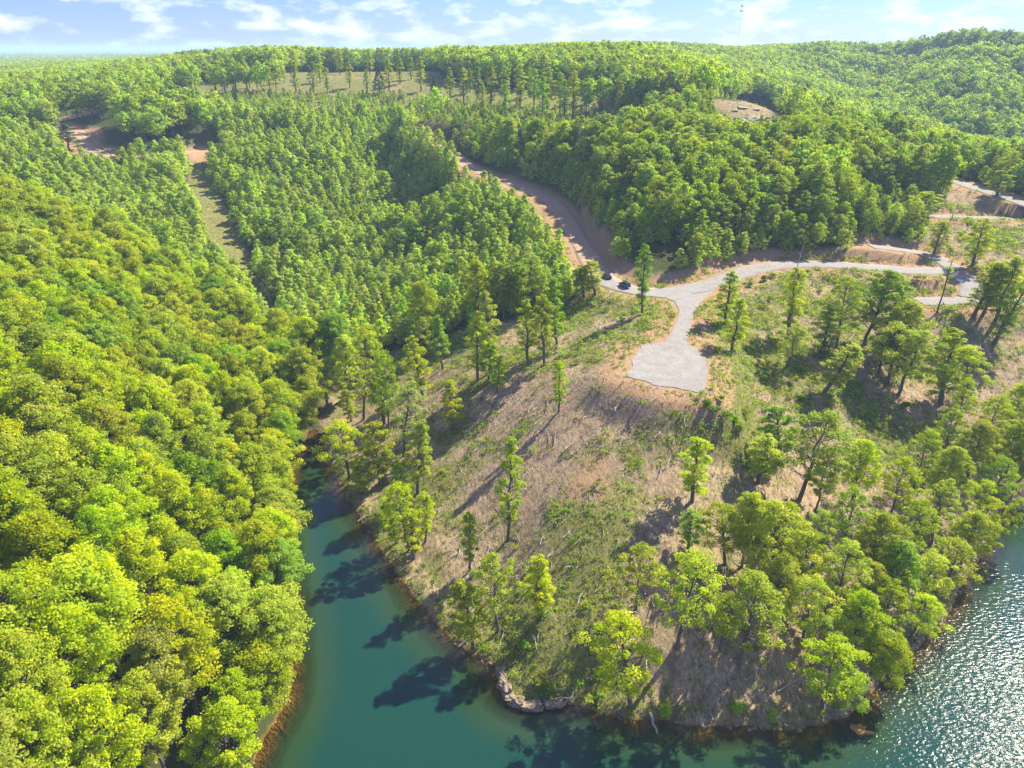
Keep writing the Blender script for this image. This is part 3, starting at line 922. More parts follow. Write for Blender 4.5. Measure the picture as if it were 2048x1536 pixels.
def form(kind, seed, h, w, leafmat, nclump, per, leaf, base, shape, cr, limbs=True, tr=None, sparse=0.0, sides=6):
    rng = np.random.RandomState(seed)
    cz, rz, rx = h * (1 + base) / 2, h * (1 - base) / 2, w / 2
    C, Rr = [], []
    for i in range(nclump):
        if shape == 'dome':
            k = (i + 0.5) / nclump
            z = 1 - 1.72 * k
            th = i * 2.39996 + rng.rand() * 0.7
            q = math.sqrt(max(0, 1 - z * z)) * (1.05 - 0.22 * max(z, 0))
            f = (0.56 + 0.48 * rng.rand()) * (1 + 0.20 * math.sin(3 * th + seed) + 0.1 * math.sin(5 * th + 2 * seed))
            if rng.rand() < 0.18:
                f *= 0.55
            C.append((rx * q * math.cos(th) * f, rx * q * math.sin(th) * f, cz + rz * z * (0.84 + 0.1 * rng.rand())))
            Rr.append(w * cr * (0.6 + 0.85 * rng.rand()))
        elif shape == 'ovoid':
            k = (i + 0.5) / nclump
            z = h * (base + (0.95 - base) * k)
            q = rx * (math.sin(math.pi * (0.22 + 0.74 * k)) ** 1.0) * (1.08 - 0.30 * k) * (0.4 + 0.6 * rng.rand())
            th = i * 2.39996 + rng.rand()
            C.append((q * math.cos(th), q * math.sin(th), z))
            Rr.append(w * cr * (1.22 - 0.66 * k) * (0.75 + 0.5 * rng.rand()))
        elif shape == 'cone':
            k = (i + 0.5) / nclump
            z = h * (base + (0.96 - base) * k)
            q = rx * (1 - k ** 1.5) * 0.75 * (0.7 + 0.5 * rng.rand())
            th = i * 2.39996 + rng.rand()
            C.append((q * math.cos(th), q * math.sin(th), z))
            Rr.append(w * cr * (1.15 - 0.75 * k) * (0.8 + 0.4 * rng.rand()))
        else:  # column: irregular, with gaps
            k = (i + 0.5) / nclump
            z = h * (base + (0.97 - base) * k)
            env = math.sin(math.pi * min(1, (k * 0.86 + 0.12))) ** 0.6
            q = rx * env * (0.25 + 0.65 * rng.rand())
            th = i * 2.39996 + rng.rand() * 1.2
            C.append((q * math.cos(th), q * math.sin(th), z + rng.normal() * h * 0.02))
            Rr.append(w * cr * (0.65 + 0.6 * rng.rand()) * (0.6 + 0.4 * env))
    C, Rr = np.array(C), np.array(Rr)
    V, Q, T = leaves(rng, C, Rr, per, leaf)
    tr = tr or h * 0.013 + 0.05
    top = np.array([rng.normal() * 0.2, rng.normal() * 0.2, h * 0.93])
    tp = wobble(rng, (0, 0, -1.0), top, 7, h * 0.008)
    parts = [tube(tp, [tr * 1.25, tr * 1.0, tr * 0.85, tr * 0.68, tr * 0.5, tr * 0.3, tr * 0.1], sides)]
    if limbs:
        for i in range(nclump):
            if limbs is not True and i % limbs:
                continue
            c = C[i]
            z0 = max(h * base * 0.75, c[2] - (0.35 + 0.35 * rng.rand()) * max(2.0, math.hypot(c[0], c[1])) - 0.5)
            k = min(1, max(0, (z0 + 1) / (h * 0.93 + 1)))
            s = top * k
            s[2] = z0
            parts.append(tube(wobble(rng, s, c, 4, 0.12), [tr * 0.38 * (1 - k * 0.5), tr * 0.27, tr * 0.16, 0.02], 4))
    TV, TQ = joinq(parts)
    cm = qmesh(kind + '_crown', V, Q, [leafmat], fattrs={'tint': T})
    tm = qmesh(kind + '_trunk', TV, TQ, [M_BARK], smooth=True)
    JV, JQ = joinq([(V, Q), (TV, TQ)])
    jm = qmesh(kind, JV, JQ, [leafmat, M_BARK], mi=np.concatenate([np.zeros(len(Q)), np.ones(len(TQ))]), fattrs={'tint': np.concatenate([T, np.zeros(len(TQ))])})
    FORMS.setdefault(kind, []).append(dict(crown=cm, trunk=tm, joined=jm, h=h, w=w))


for s in range(5):
    form('broad', 10 + s, 19, 9.6, M_LEAF, 96, 150, 0.172, 0.20, 'dome', 0.105)
for s in range(4):
    form('open', 30 + s, 18, 8.5, M_SLEN, 42, 150, 0.155, 0.20, 'dome', 0.108)
for s in range(5):
    form('slender', 50 + s, 18, 5.0, M_SLEN, 42, 150, 0.142, 0.20, 'column', 0.17)
for s in range(4):
    form('young', 70 + s, 9, 5.2, M_YOUNG, 26, 72, 0.21, 0.10, 'ovoid', 0.17, limbs=4)
for s in range(3):
    form('mid', 90 + s, 13, 6.4, M_FAR, 26, 90, 0.27, 0.22, 'dome', 0.165, limbs=3)
for s in range(4):
    form('far', 110 + s, 17, 9.5, M_FAR, 22, 36, 0.55, 0.20, 'dome', 0.18, limbs=False, sides=4)
for s in range(2):
    form('pine', 130 + s, 14, 5.0, M_PINE, 30, 110, 0.20, 0.25, 'cone', 0.17, limbs=2)


def basis(top_vec):
    return Vector(top_vec).to_track_quat('Z', 'Y')


def tree(name, formkind, idx, base, topv, width, label, cat='tree', group=None, color=None, extra=None):
    f = FORMS[formkind][idx % len(FORMS[formkind])]
    hgt = float(np.linalg.norm(topv))
    e = bpy.data.objects.new(name, None)
    e.empty_display_size = 0.5
    COL.objects.link(e)
    e.location = [float(v) for v in base]
    q = basis([float(v) for v in topv])
    spin = Quaternion((0, 0, 1), (idx * 2.399 + base[0]) % 6.283)
    e.rotation_mode = 'QUATERNION'
    e.rotation_quaternion = q @ spin
    sx = width / f['w']
    e.scale = (sx, sx, hgt / f['h'])
    for nm, me in (('crown', f['crown']), ('trunk', f['trunk'])):
        c = link(nm, me, e)
        if color:
            c.color = (*color, 1)
    e['label'] = label
    e['category'] = cat
    if group:
        e['group'] = group
    return e


def tree_px(name, formkind, idx, bu, bv, tu, tv, wpx, label, **kw):
    b = hit(bu, bv)
    hd = np.array([b[0], b[1], 0]); hd /= np.linalg.norm(hd)
    d = ray(tu, tv)
    t = (b @ hd) / (d @ hd)
    top = np.array([0, 0, CAMZ]) + d * t
    z = proj(b)[2]
    tvv = top - b
    if tvv[2] < 3:
        tvv = np.array([0, 0, 8.0])
    return tree(name, formkind, idx, b, tvv, wpx * z / FPX * (1.12 if formkind in ('slender', 'open') else 1.0), label, **kw)

# ------------------------------------------------------------------ trees one can point to in the clearing
LIME, DEEP, PALE, OLIVE, RUST = (1.12, 1.08, 0.8), (0.74, 0.92, 1.0), (1.25, 1.18, 4.0), (1.06, 1.0, 1.6), (1.35, 0.8, 1.5)
G1 = "slender trees left standing on the cleared point"
CT = [
    # kind, base, top, width px, label, colour
    ('slender', 1112, 698, 1107, 553, 40, "tall dark green tree, rightmost of the tight trio below the plantation edge", DEEP),
    ('slender', 1089, 730, 1085, 587, 44, "tall leafy tree, middle of the tight trio below the plantation edge", None),
    ('slender', 1056, 722, 1051, 597, 42, "tall narrow tree, leftmost of the tight trio below the plantation edge", None),
    ('slender', 985, 742, 967, 578, 46, "tallest yellowish columnar tree left of the tight trio", OLIVE),
    ('slender', 955, 763, 953, 622, 46, "full green tree standing in front of the tallest yellowish column", LIME),
    ('slender', 979, 758, 981, 682, 36, "short tree tucked beside the tallest yellowish column", DEEP),
    ('slender', 994, 785, 995, 708, 36, "small tree below the tallest yellowish column, slightly to its right", None),
    ('slender', 886, 737, 872, 629, 38, "thin forked tree with long bare trunk near the shaded plantation foot", DEEP),
    ('slender', 852, 716, 844, 633, 34, "pale thin tree closest to the shaded plantation foot", OLIVE),
    ('slender', 847, 797, 820, 672, 48, "bright tree leaning left in two stacked crowns above the cove head", LIME),
    ('slender', 903, 860, 899, 759, 44, "rounded lone lime tree with long shadow on the left bare slope", LIME),
    ('slender', 1118, 824, 1119, 720, 32, "sparse thin tree alone between the trio and the gravel pad", None),
    ('slender', 1015, 1080, 1024, 872, 50, "tall lone column of pale green in the middle of the lower slope", LIME),
    ('slender', 1284, 628, 1291, 486, 38, "green tree at the road edge beside the parked cars", DEEP),
    ('open', 728, 838, 730, 650, 74, "largest round lime crown of the clump above the cove head", LIME),
    ('broad', 668, 770, 668, 625, 78, "dense round dark crown at the back of the cove head clump", DEEP),
    ('slender', 692, 800, 689, 668, 56, "tall pointed tree in the middle of the cove head clump", LIME),
    ('slender', 655, 812, 652, 712, 44, "small tree at the left rim of the cove head clump", None),
    ('slender', 703, 842, 688, 780, 34, "low young tree in front of the cove head clump", LIME),
    ('slender', 769, 848, 752, 738, 50, "leafy tree at the right rim of the cove head clump", None),
    ('open', 780, 872, 764, 700, 50, "dark round tree just behind the right rim of the cove head clump", DEEP),
    ('open', 806, 912, 819, 762, 74, "big tree with a silvery pale crown above the left shore", PALE),
    ('slender', 836, 986, 842, 838, 52, "tall green tree just below the silvery crowned one", None),
    ('open', 699, 958, 676, 842, 92, "wide leafy tree overhanging the narrow head of the cove", None),
    ('slender', 761, 970, 747, 842, 62, "thin see-through tree right of the wide one on the cove bank", OLIVE),
    ('slender', 725, 988, 712, 925, 40, "small tree on the shallow orange shore of the cove", LIME),
    ('slender', 806, 1010, 795, 925, 40, "slim tree halfway down the left bank above the pale sparse one", None),
    ('open', 819, 1102, 788, 965, 74, "large sparse pale tree leaning over the left shore", OLIVE),
    ('slender', 851, 1084, 853, 988, 34, "small lime tree right of the large sparse pale one", LIME),
    ('slender', 828, 1118, 820, 1020, 44, "short yellow green tree at the waterline below the sparse pale one", LIME),
    ('slender', 795, 1085, 770, 1000, 46, "thin bank tree left of the large sparse pale one", None),
    ('slender', 940, 1142, 937, 1022, 38, "narrow pale topped tree midway down the left bank", OLIVE),
    ('slender', 947, 1296, 920, 1160, 64, "tree leaning left over the water near the rocky tip", LIME),
    ('open', 995, 1262, 980, 1106, 78, "round open tree with bare lower trunk above the leaning shore tree", LIME),
    ('open', 1272, 1220, 1283, 1092, 84, "round lime tree alone on the lower slope right of the ivy tree", LIME),
    ('open', 1262, 1412, 1240, 1228, 122, "broad leafy tree nearest the bottom of the point", LIME),
    ('open', 1354, 1298, 1396, 1102, 108, "tall yellow green tree right of the broad bottom tree", LIME),
    ('open', 1480, 1333, 1512, 1142, 118, "full yellow green tree second from the broad bottom tree", LIME),
    ('open', 1440, 1300, 1462, 1190, 70, "smaller crown squeezed between two full yellow green trees", None),
    ('slender', 1376, 1102, 1385, 1020, 50, "thin dark tree at the left start of the shore grove", DEEP),
    ('open', 1450, 1130, 1437, 1006, 84, "pale green tree at the upper left rim of the shore grove", None),
    ('open', 1545, 1185, 1543, 1000, 128, "wide pale crown filling the upper left of the shore grove", OLIVE),
    ('open', 1598, 1000, 1660, 824, 126, "tall broad tree rising over the top of the shore grove", None),
    ('slender', 1517, 966, 1534, 868, 62, "green lone tree in front of its darker twin on the right slope", LIME),
    ('slender', 1562, 925, 1553, 812, 70, "darker green twin behind the lone tree on the right slope", DEEP),
    ('slender', 1384, 1002, 1399, 876, 62, "lime lone tree below the gravel pad with shadow beside it", LIME),
    ('slender', 1447, 650, 1466, 540, 48, "thin see-through tree right of the driveway", OLIVE),
    ('slender', 1464, 703, 1482, 595, 46, "second thin tree below the see-through one by the driveway", None),
    ('slender', 1574, 678, 1600, 533, 54, "tall yellow tree in the middle of the right slope below the road", LIME),
    ('open', 1574, 735, 1602, 650, 64, "low curved tree with a flat round crown on the right slope", LIME),
    ('slender', 1647, 712, 1662, 614, 56, "leafy tree at the left of the right slope grove", None),
    ('open', 1671, 695, 1695, 548, 68, "tall tree just below the road at the back of the right slope grove", None),
    ('broad', 1731, 690, 1790, 542, 108, "large dark green leaning tree dominating the right slope grove", DEEP),
    ('broad', 1792, 745, 1822, 602, 98, "rounded lime crown right of the large dark leaning tree", LIME),
    ('open', 1755, 753, 1775, 660, 70, "pale tree over the brush pile", OLIVE),
    ('open', 1772, 770, 1802, 645, 94, "broad pale tree with thick trunk right of the brush pile", OLIVE),
    ('slender', 1649, 783, 1716, 690, 66, "tree leaning strongly right with a bent grey trunk", LIME),
    ('open', 1796, 790, 1846, 658, 86, "spreading pale tree at the lower edge of the right slope grove", None),
    ('slender', 1881, 808, 1908, 656, 78, "tall yellow green tree at the right end of the right slope grove", LIME),
    ('open', 1925, 800, 1945, 690, 70, "pale crown just right of the tall yellow green one", OLIVE),
    ('slender', 1946, 636, 1996, 524, 56, "leftmost of the leaning trees beside the lower road", None),
    ('slender', 1964, 632, 2016, 520, 52, "second leaning tree beside the lower road", OLIVE),
    ('slender', 1985, 650, 2040, 512, 62, "third leaning tree beside the lower road, thick trunked", LIME),
    ('slender', 1988, 688, 2060, 560, 60, "lowest leaning tree beside the lower road at the frame edge", None),
    ('slender', 1944, 532, 1970, 436, 50, "bright leaning column between the two roads on the right", LIME),
    ('open', 1841, 432, 1858, 382, 56, "round tree at the end of the upper gravel road", LIME),
    ('slender', 1868, 508, 1892, 440, 40, "thin sparse tree beside the dark dead snag", OLIVE),
    ('slender', 1992, 392, 2006, 340, 44, "small tree above the highest gravel road", None),
    ('slender', 1190, 590, 1180, 520, 46, "bright young tree at the plantation corner by the parked cars", LIME),
    ('slender', 1168, 596, 1160, 530, 44, "leafy tree second from the plantation corner by the cars", None),
]
for i, (k, bu, bv, tu, tv, w, lab, c_) in enumerate(CT):
    tree_px('slender_tree' if k == 'slender' else 'broadleaf_tree', k, i, bu, bv, tu, tv, w, lab, group=G1, color=c_)

# ivy-wrapped tree
b = hit(1082, 1236)
t_ivy = tree_px('slender_tree', 'slender', 2, 1082, 1236, 1077, 1110, 56, "tree with its lower trunk wrapped in thick green ivy", group=G1, color=LIME)
rng = np.random.RandomState(3)
fh = FORMS['slender'][2]['h']
C = np.array([(rng.normal() * .15, rng.normal() * .15, z) for z in np.linspace(0.3, fh * 0.55, 12)])
V, Q, T = leaves(rng, C, np.full(12, 1.0), 130, 0.16, flat=1.0)
link('ivy', qmesh('ivy', V, Q, [M_BUSH], fattrs={'tint': T}), t_ivy)

# shore grove: crown pixel, rough tree height m, width m
G2 = "broadleaf trees of the grove along the right shore"
grove = [(1500, 1040, 16, 8), (1572, 1052, 16, 8.5), (1612, 1108, 15, 9), (1560, 1160, 15, 8), (1622, 1205, 15, 9), (1690, 1130, 16, 9), (1760, 1080, 16, 9.5), (1702, 1020, 16, 9),
         (1650, 945, 16, 8), (1722, 925, 16, 8.5), (1800, 962, 16, 9), (1850, 905, 16, 9), (1905, 935, 15, 9), (1885, 1005, 16, 9), (1830, 1050, 16, 9), (1800, 1132, 15, 9),
         (1862, 1152, 14, 8.5), (1782, 1210, 14, 8.5), (1722, 1232, 14, 8.5), (1850, 1222, 12, 8), (1905, 1120, 14, 9), (1950, 1062, 14, 9), (1965, 1000, 14, 8), (2000, 950, 14, 8.5),
         (1960, 880, 15, 9), (1905, 850, 14, 8), (1990, 830, 15, 9), (2035, 880, 15, 9), (2040, 1060, 13, 7), (1668, 1330, 15, 10.5), (1782, 1322, 12, 8.5), (1700, 1395, 9, 6.5), (1930, 790, 13, 7),
         (2040, 800, 13, 8), (1640, 1060, 13, 7), (1745, 1165, 12, 7), (2085, 940, 14, 9), (1640, 1270, 12, 6.5)]
spots = ["at the upper left of the grove", "in the upper middle of the grove", "at the upper right of the grove", "in the left part of the grove", "in the heart of the grove", "overhanging the right shore",
         "at the lower left of the grove", "at the lower water edge of the grove", "at the outer right tip of the grove"]
cnt = {}
sizes = ["large", "medium", "small"]
tints = [("lime green", LIME), ("mid green", None), ("olive", OLIVE), ("deep green", DEEP)]
grove_lab = {}
for i, (cu, cv, th, tw) in enumerate(grove):
    # crown centre sits ~0.62 of the height above the ground: find the base along the ray
    d = ray(cu, cv)
    t = np.arange(60, 400, 0.4)
    z = CAMZ + d[2] * t
    g = Hs(d[0] * t, d[1] * t) + th * 0.66
    k = np.nonzero(z < g)[0][0]
    bx, by = d[0] * t[k], d[1] * t[k]
    bz = max(Hs(bx, by)[0], 0.0)
    s_ = _sample(GSD, bx, by)[0]
    lean = np.array([0, 0, float(th)])
    if s_ < 1.5:      # overhanging the water: move the foot ashore and lean the trunk
        best = None
        for rr in np.arange(1, 14, 0.7):
            for an in np.linspace(0, 2 * math.pi, 24, endpoint=False):
                qx, qy = bx + rr * math.cos(an), by + rr * math.sin(an)
                if _sample(GSD, qx, qy)[0] > 1.6:
                    best = (qx, qy)
                    break
            if best:
                break
        lean = np.array([bx - best[0], by - best[1], th * 0.92])
        bx, by = best
        bz = Hs(bx, by)[0]
    ti = tints[[0, 0, 1, 0, 2, 1, 0, 3][i % 8]]
    ver = "top" if cv < 960 else ("upper" if cv < 1080 else ("lower" if cv < 1200 else "bottom"))
    hor = "left side" if cu < 1640 else ("middle" if cu < 1800 else ("right side" if cu < 1930 else "far right"))
    base_l = f"{ti[0]} crown at the {ver} {hor} of the right shore grove"
    n_ = grove_lab.get(base_l, 0)
    grove_lab[base_l] = n_ + 1
    if n_:
        base_l = ["smaller ", "rounder ", "leafier ", "last "][n_ - 1] + base_l
    tree('broadleaf_tree', 'open' if i % 3 else 'broad', i, (bx, by, bz - 0.1), lean, tw * 0.92, base_l, group=G2, color=ti[1])

# bare poles and snags
def snag(name, bu, bv, tu, tv, label, leafy=0, rad=0.16, seed=1):
    rng = np.random.RandomState(seed)
    b = hit(bu, bv)
    hd = np.array([b[0], b[1], 0]); hd /= np.linalg.norm(hd)
    d = ray(tu, tv)
    top = np.array([0, 0, CAMZ]) + d * ((b @ hd) / (d @ hd)) - b
    e = bpy.data.objects.new(name, None)
    COL.objects.link(e)
    e.location = [float(q) for q in b]
    L = np.linalg.norm(top)
    parts = [tube(wobble(rng, -top * 0.05, top, 6, 0.12), [rad * 1.3, rad, rad * .85, rad * .7, rad * .45, rad * .15], 6)]
    ends = []
    for k in range(9):
        s = top * (0.35 + 0.62 * rng.rand())
        q = s + unit(rng.normal(size=3) * np.array([1, 1, .25]) + np.array([0, 0, .5])) * (0.6 + 1.8 * rng.rand())
        parts.append(tube(wobble(rng, s, q, 3, 0.08), [rad * .35, rad * .22, .015], 4))
        ends.append(q)
    V, Q = joinq(parts)
    link('trunk', qmesh('snag_trunk', V, Q, [M_DEAD if not leafy else M_BARK], smooth=True), e)
    if leafy:
        V, Q, T = leaves(rng, np.array(ends[:leafy]), np.full(leafy, 0.9), 90, 0.17)
        link('crown', qmesh('snag_crown', V, Q, [M_SLEN], fattrs={'tint': T}), e)
    e['label'] = label
    e['category'] = 'tree'


snag('bare_tree', 1874, 625, 1909, 510, "tall bare leaning pole of a tree with few leaves by the hairpin", 4, 0.24, 4)
snag('dead_tree', 1584, 578, 1609, 480, "grey dead snag standing in front of the long road bank", 0, 0.18, 5)
snag('dead_tree', 1874, 506, 1917, 405, "dark leafless leaning snag between the hairpin and upper road", 0, 0.22, 6)
snag('dead_tree', 1880, 500, 1921, 412, "thinner leafless snag beside the dark leaning one", 0, 0.14, 7)
snag('dead_tree', 1983, 402, 1986, 380, "short dead stub below the highest gravel road", 0, 0.12, 8)

# conifers
GP = "dark conifers among the broadleaf woods"
for i, (bu, bv, tu, tv, w, lab) in enumerate([
        (1330, 330, 1330, 262, 40, "dark pine on the wooded knob right of the field"),
        (1362, 345, 1362, 275, 42, "dark grey pine right beside the knob's first pine"),
        (1400, 335, 1402, 262, 40, "tall pine left of the sandstone ledges"),
        (1440, 360, 1442, 285, 42, "pine below the sandstone ledges"),
        (1300, 420, 1300, 340, 34, "narrow pine halfway down the wooded hillside"),
        (1255, 440, 1253, 362, 32, "slim dark pine above the dirt road bend"),
        (785, 400, 783, 340, 26, "dark cedar alone in the upper plantation"),
        (803, 275, 801, 232, 20, "small dark cedar at the head of the plantation road"),
        (735, 340, 735, 290, 24, "dark cedar left of centre in the upper plantation"),
        (760, 195, 757, 132, 28, "dark conifer at the front edge of the ridge field"),
        (870, 205, 868, 150, 26, "dark conifer at the right end of the ridge field"),
        (140, 300, 128, 245, 44, "dark evergreen left of the bare dirt cut")]):
    tree_px('pine_tree', 'pine', i, bu, bv, tu, tv, w, lab, group=GP)

# ------------------------------------------------------------------ forests
def jgrid(x0, x1, y0, y1, sp, seed):
    rng = np.random.RandomState(seed)
    xs, yy = np.meshgrid(np.arange(x0, x1, sp), np.arange(y0, y1, sp))
    x = xs.ravel() + (rng.rand(xs.size) - .5) * sp * 0.85
    y = yy.ravel() + (rng.rand(xs.size) - .5) * sp * 0.85
    return x, y


def in_any(x, y, polys):
    m = np.zeros(len(x), bool)
    for p in polys:
        m |= inside(p, x, y)
    return m


def keepview(x, y, h, mu=260, mv=330):
    u, v, f = proj(np.stack([x, y, h], 1))
    return (f > 5) & (u > -mu) & (u < 2048 + mu) & (v < 1536 + mv)


def frame(x, y, z):
    u, v, f = proj(np.stack([x, y, z], 1))
    return (f > 5) & (u > 4) & (u < 2044) & (v > 4) & (v < 1532)


OPEN = [Z_CLEAR, Z_STRIP, Z_BARE, Z_BARE2, Z_BAREF, Z_FIELD, Z_FIELD2, Z_KNOB, Z_KNOBF, Z_VERGE]


def base_filter(x, y, road=3.5, shore=1.2):
    h = Hs(x, y)
    m = keepview(x, y, h) & (_sample(GSD, x, y) > shore) & (_sample(GRD, x, y) > road) & ~in_any(x, y, OPEN) & (seg_dist(Z_STRIP, x, y) > 0.9)
    for bp_ in (Z_BARE, Z_BARE2):
        for dd_ in (4.0, 8.0):
            m &= ~inside(bp_ + np.array([math.sin(SUN_AZ), math.cos(SUN_AZ)]) * dd_, x, y)
    c0 = at(1232, 566, 27.4)
    for dd_ in (5.0, 13.0, 22.0):
        m &= np.hypot(x - c0[0] - dd_ * math.sin(SUN_AZ), y - c0[1] - dd_ * math.cos(SUN_AZ)) > 9
    return m, h


# young plantation
x, y = jgrid(-330, 90, 195, 560, 3.9, 1)
m, h = base_filter(x, y, road=1.6)
m &= inside(Z_YOUNG, x, y) & ~inside(Z_UPLEFT, x, y)
yx, yy_, yh = x[m], y[m], h[m]
# woods near
x, y = jgrid(-420, 420, 20, 700, 6.3, 2)
m, h = base_filter(x, y, road=5.5)
m &= ~(inside(Z_YOUNG, x, y) & ~inside(Z_UPLEFT, x, y))
m &= ~inside(Z_FRONT, x, y) & ~inside(Z_FRONT2, x, y)
bx, by, bh = x[m], y[m], h[m]
isleft = (bx < -8) & (by < 262) & ~inside(Z_UPLEFT, bx, by)
LX, LY = bx[isleft], by[isleft]
_ls = densify(np.array([at(u, v, 0)[:2] for u, v in left_px]), 5.2)[:-int(np.linalg.norm(at(*left_px[0], 0) - at(*left_px[-1], 0)) / 5.2)]
_rl = np.random.RandomState(5)
_ls = _ls + np.stack([-2.4 - 1.2 * _rl.rand(len(_ls)), _rl.normal(size=len(_ls))], 1)
_far = np.array([np.min((_ls[:, 0] - a) ** 2 + (_ls[:, 1] - b) ** 2) > 9 for a, b in zip(LX, LY)])
LX, LY = np.concatenate([LX[_far], _ls[:, 0]]), np.concatenate([LY[_far], _ls[:, 1]])
LH = Hs(LX, LY)
MX, MY, MH = bx[~isleft], by[~isleft], bh[~isleft]
dM = np.hypot(MX, MY)


def dist3(x, y, h):
    return np.sqrt(x * x + y * y + (h - CAMZ) ** 2)


# --- individuals: the left hill
rng = np.random.RandomState(11)
vis = frame(LX, LY, LH + 14)
order = np.argsort(dist3(LX, LY, LH) + np.where(vis, 0, 1e5))
IND_L = order[:min(298, int(vis.sum()))]
rest_L = np.setdiff1d(np.arange(len(LX)), IND_L)
tl = {0: ("lime green", LIME), 1: ("mid green", None), 2: ("yellowish", (1.12, 1.04, 0.8)), 3: ("deep green", DEEP), 4: ("olive", OLIVE), 5: ("rust tinged", (1.25, .85, 1.3))}
for n_, i in enumerate(IND_L):
    sd_ = _sample(GSD, LX[i], LY[i])[0]
    u, v, f = proj((LX[i], LY[i], LH[i] + 13))
    pick = rng.choice(6, p=[0.42, 0.22, 0.20, 0.10, 0.055, 0.005])
    nmz = "cove shore" if sd_ < 6 else ("shore edge" if sd_ < 13 else ("lower slope" if sd_ < 24 else ("middle slope" if sd_ < 36 else ("upper slope" if sd_ < 50 else "top"))))
    dz = "by the frame's bottom edge" if v > 1400 else ("level with the rocky tip" if v > 1230 else ("level with the ivy tree" if v > 1080 else ("level with the sparse shore tree" if v > 940 else
         ("level with the cove head" if v > 800 else ("level with the gravel pad" if v > 690 else ("level with the driveway" if v > 600 else ("by the frame's left edge" if u < 130 else ("near the plantation's left half" if u < 330 else "below the grassy strip"))))))))
    wd = 7.8 + 4.4 * rng.rand()
    big_ = "big" if wd > 10.9 else ("small" if wd < 9.2 else "mid-sized")
    lab = f"{big_} {tl[pick][0]} tree on the left wood's {nmz}, {dz}"
    hgt = (12.5 + 0.55 * wd + 4.5 * rng.rand()) * (0.78 if sd_ < 4 else 1.0)
    tree('broadleaf_tree', 'broad', int(rng.randint(50)), (LX[i], LY[i], LH[i]), (rng.normal() * .6 + (2.6 if sd_ < 6 else 0), rng.normal() * .6, hgt), wd, lab,
         group=f"{tl[pick][0]} crowns of the dense left wood", color=tl[pick][1])

# --- individuals: the plantation
vis = frame(yx, yy_, yh + 6)
order = np.argsort(dist3(yx, yy_, yh) + np.where(vis, 0, 1e5))
IND_Y = order[:298]
rest_Y = np.setdiff1d(np.arange(len(yx)), IND_Y)
for n_, i in enumerate(IND_Y):
    u, v, f = proj((yx[i], yy_[i], yh[i] + 5))
    pick = rng.choice(4, p=[0.35, 0.35, 0.2, 0.1])
    tt = [("fresh green", None), ("lime", LIME), ("dark green", DEEP), ("silvery", (1.3, 1.2, 2.4))][pick]
    zn = "below the grassy strip" if u < 560 else ("left of the cove head" if u < 640 else ("behind the cove head clump" if u < 760 else ("behind the lime leaning tree" if u < 880 else
         ("behind the tallest columnar tree" if u < 1000 else ("behind the tight trio" if u < 1110 else "by the parked cars")))))
    rw = "front" if v > 650 else ("second" if v > 600 else "third")
    hy = 8.0 + 5.0 * rng.rand()
    hs_ = "tall" if hy > 11.3 else ("short" if hy < 9.7 else "middling")
    tt = (hs_ + " " + tt[0], tt[1])
    tree('young_tree', 'young', int(rng.randint(50)), (yx[i], yy_[i], yh[i]), (rng.normal() * .3, rng.normal() * .3, hy), 5.0 + 1.8 * rng.rand(),
         f"{tt[0]} young tree in the plantation's {rw} rows {zn}", group="young trees of the plantation front", color=tt[1])

# --- ridge field trees: one by one
GF = "scattered trees on the grassy ridge field"
ridge = [(592, 186, 64), (540, 178, 46), (628, 192, 70), (655, 185, 52), (700, 176, 54), (640, 165, 60), (735, 186, 48), (778, 182, 66), (800, 168, 56), (842, 182, 70), (822, 160, 50),
         (680, 150, 55), (740, 150, 52), (590, 152, 52), (500, 176, 44), (455, 178, 40), (384, 202, 60), (470, 188, 40), (345, 196, 42), (568, 166, 44), (900, 200, 66), (928, 208, 74), (955, 202, 70),
         (982, 214, 84), (1010, 208, 78), (1040, 218, 90), (1068, 212, 76), (1095, 228, 96), (1120, 222, 80), (1146, 232, 92), (1172, 226, 70), (1200, 222, 66), (1225, 212, 60), (1128, 238, 80), (1085, 240, 88),
         (1240, 228, 66), (1262, 222, 60), (965, 225, 60), (1010, 232, 66), (1180, 206, 58), (1150, 205, 56), (1060, 196, 60), (940, 185, 50)]
for i, (bu, bv, hp) in enumerate(ridge):
    side = ("far left end" if bu < 420 else ("left end" if bu < 520 else ("left half" if bu < 620 else ("middle" if bu < 700 else ("right half" if bu < 780 else ("right end" if bu < 870 else
            ("stretch above the dirt road's top" if bu < 975 else ("stretch left of the tall row's centre" if bu < 1050 else ("tall row's centre" if bu < 1110 else ("tall row's right half" if bu < 1170 else "right limit by the knob"))))))))))
    sz_ = "tallest" if hp > 84 else ("tall" if hp > 66 else ("small" if hp < 50 else "medium"))
    p = f"{sz_} thin tree at the ridge field's {side}, {'front' if bv > 200 or (bu < 860 and bv > 180) else 'back'} row"
    rr = random.Random(i)
    tree_px('slender_tree', 'slender', i, bu, bv, bu + (bu - 1024) * 0.012, bv - hp, hp * 0.27 + 3, p, group=GF, color=[None, LIME, DEEP, OLIVE][i % 4])

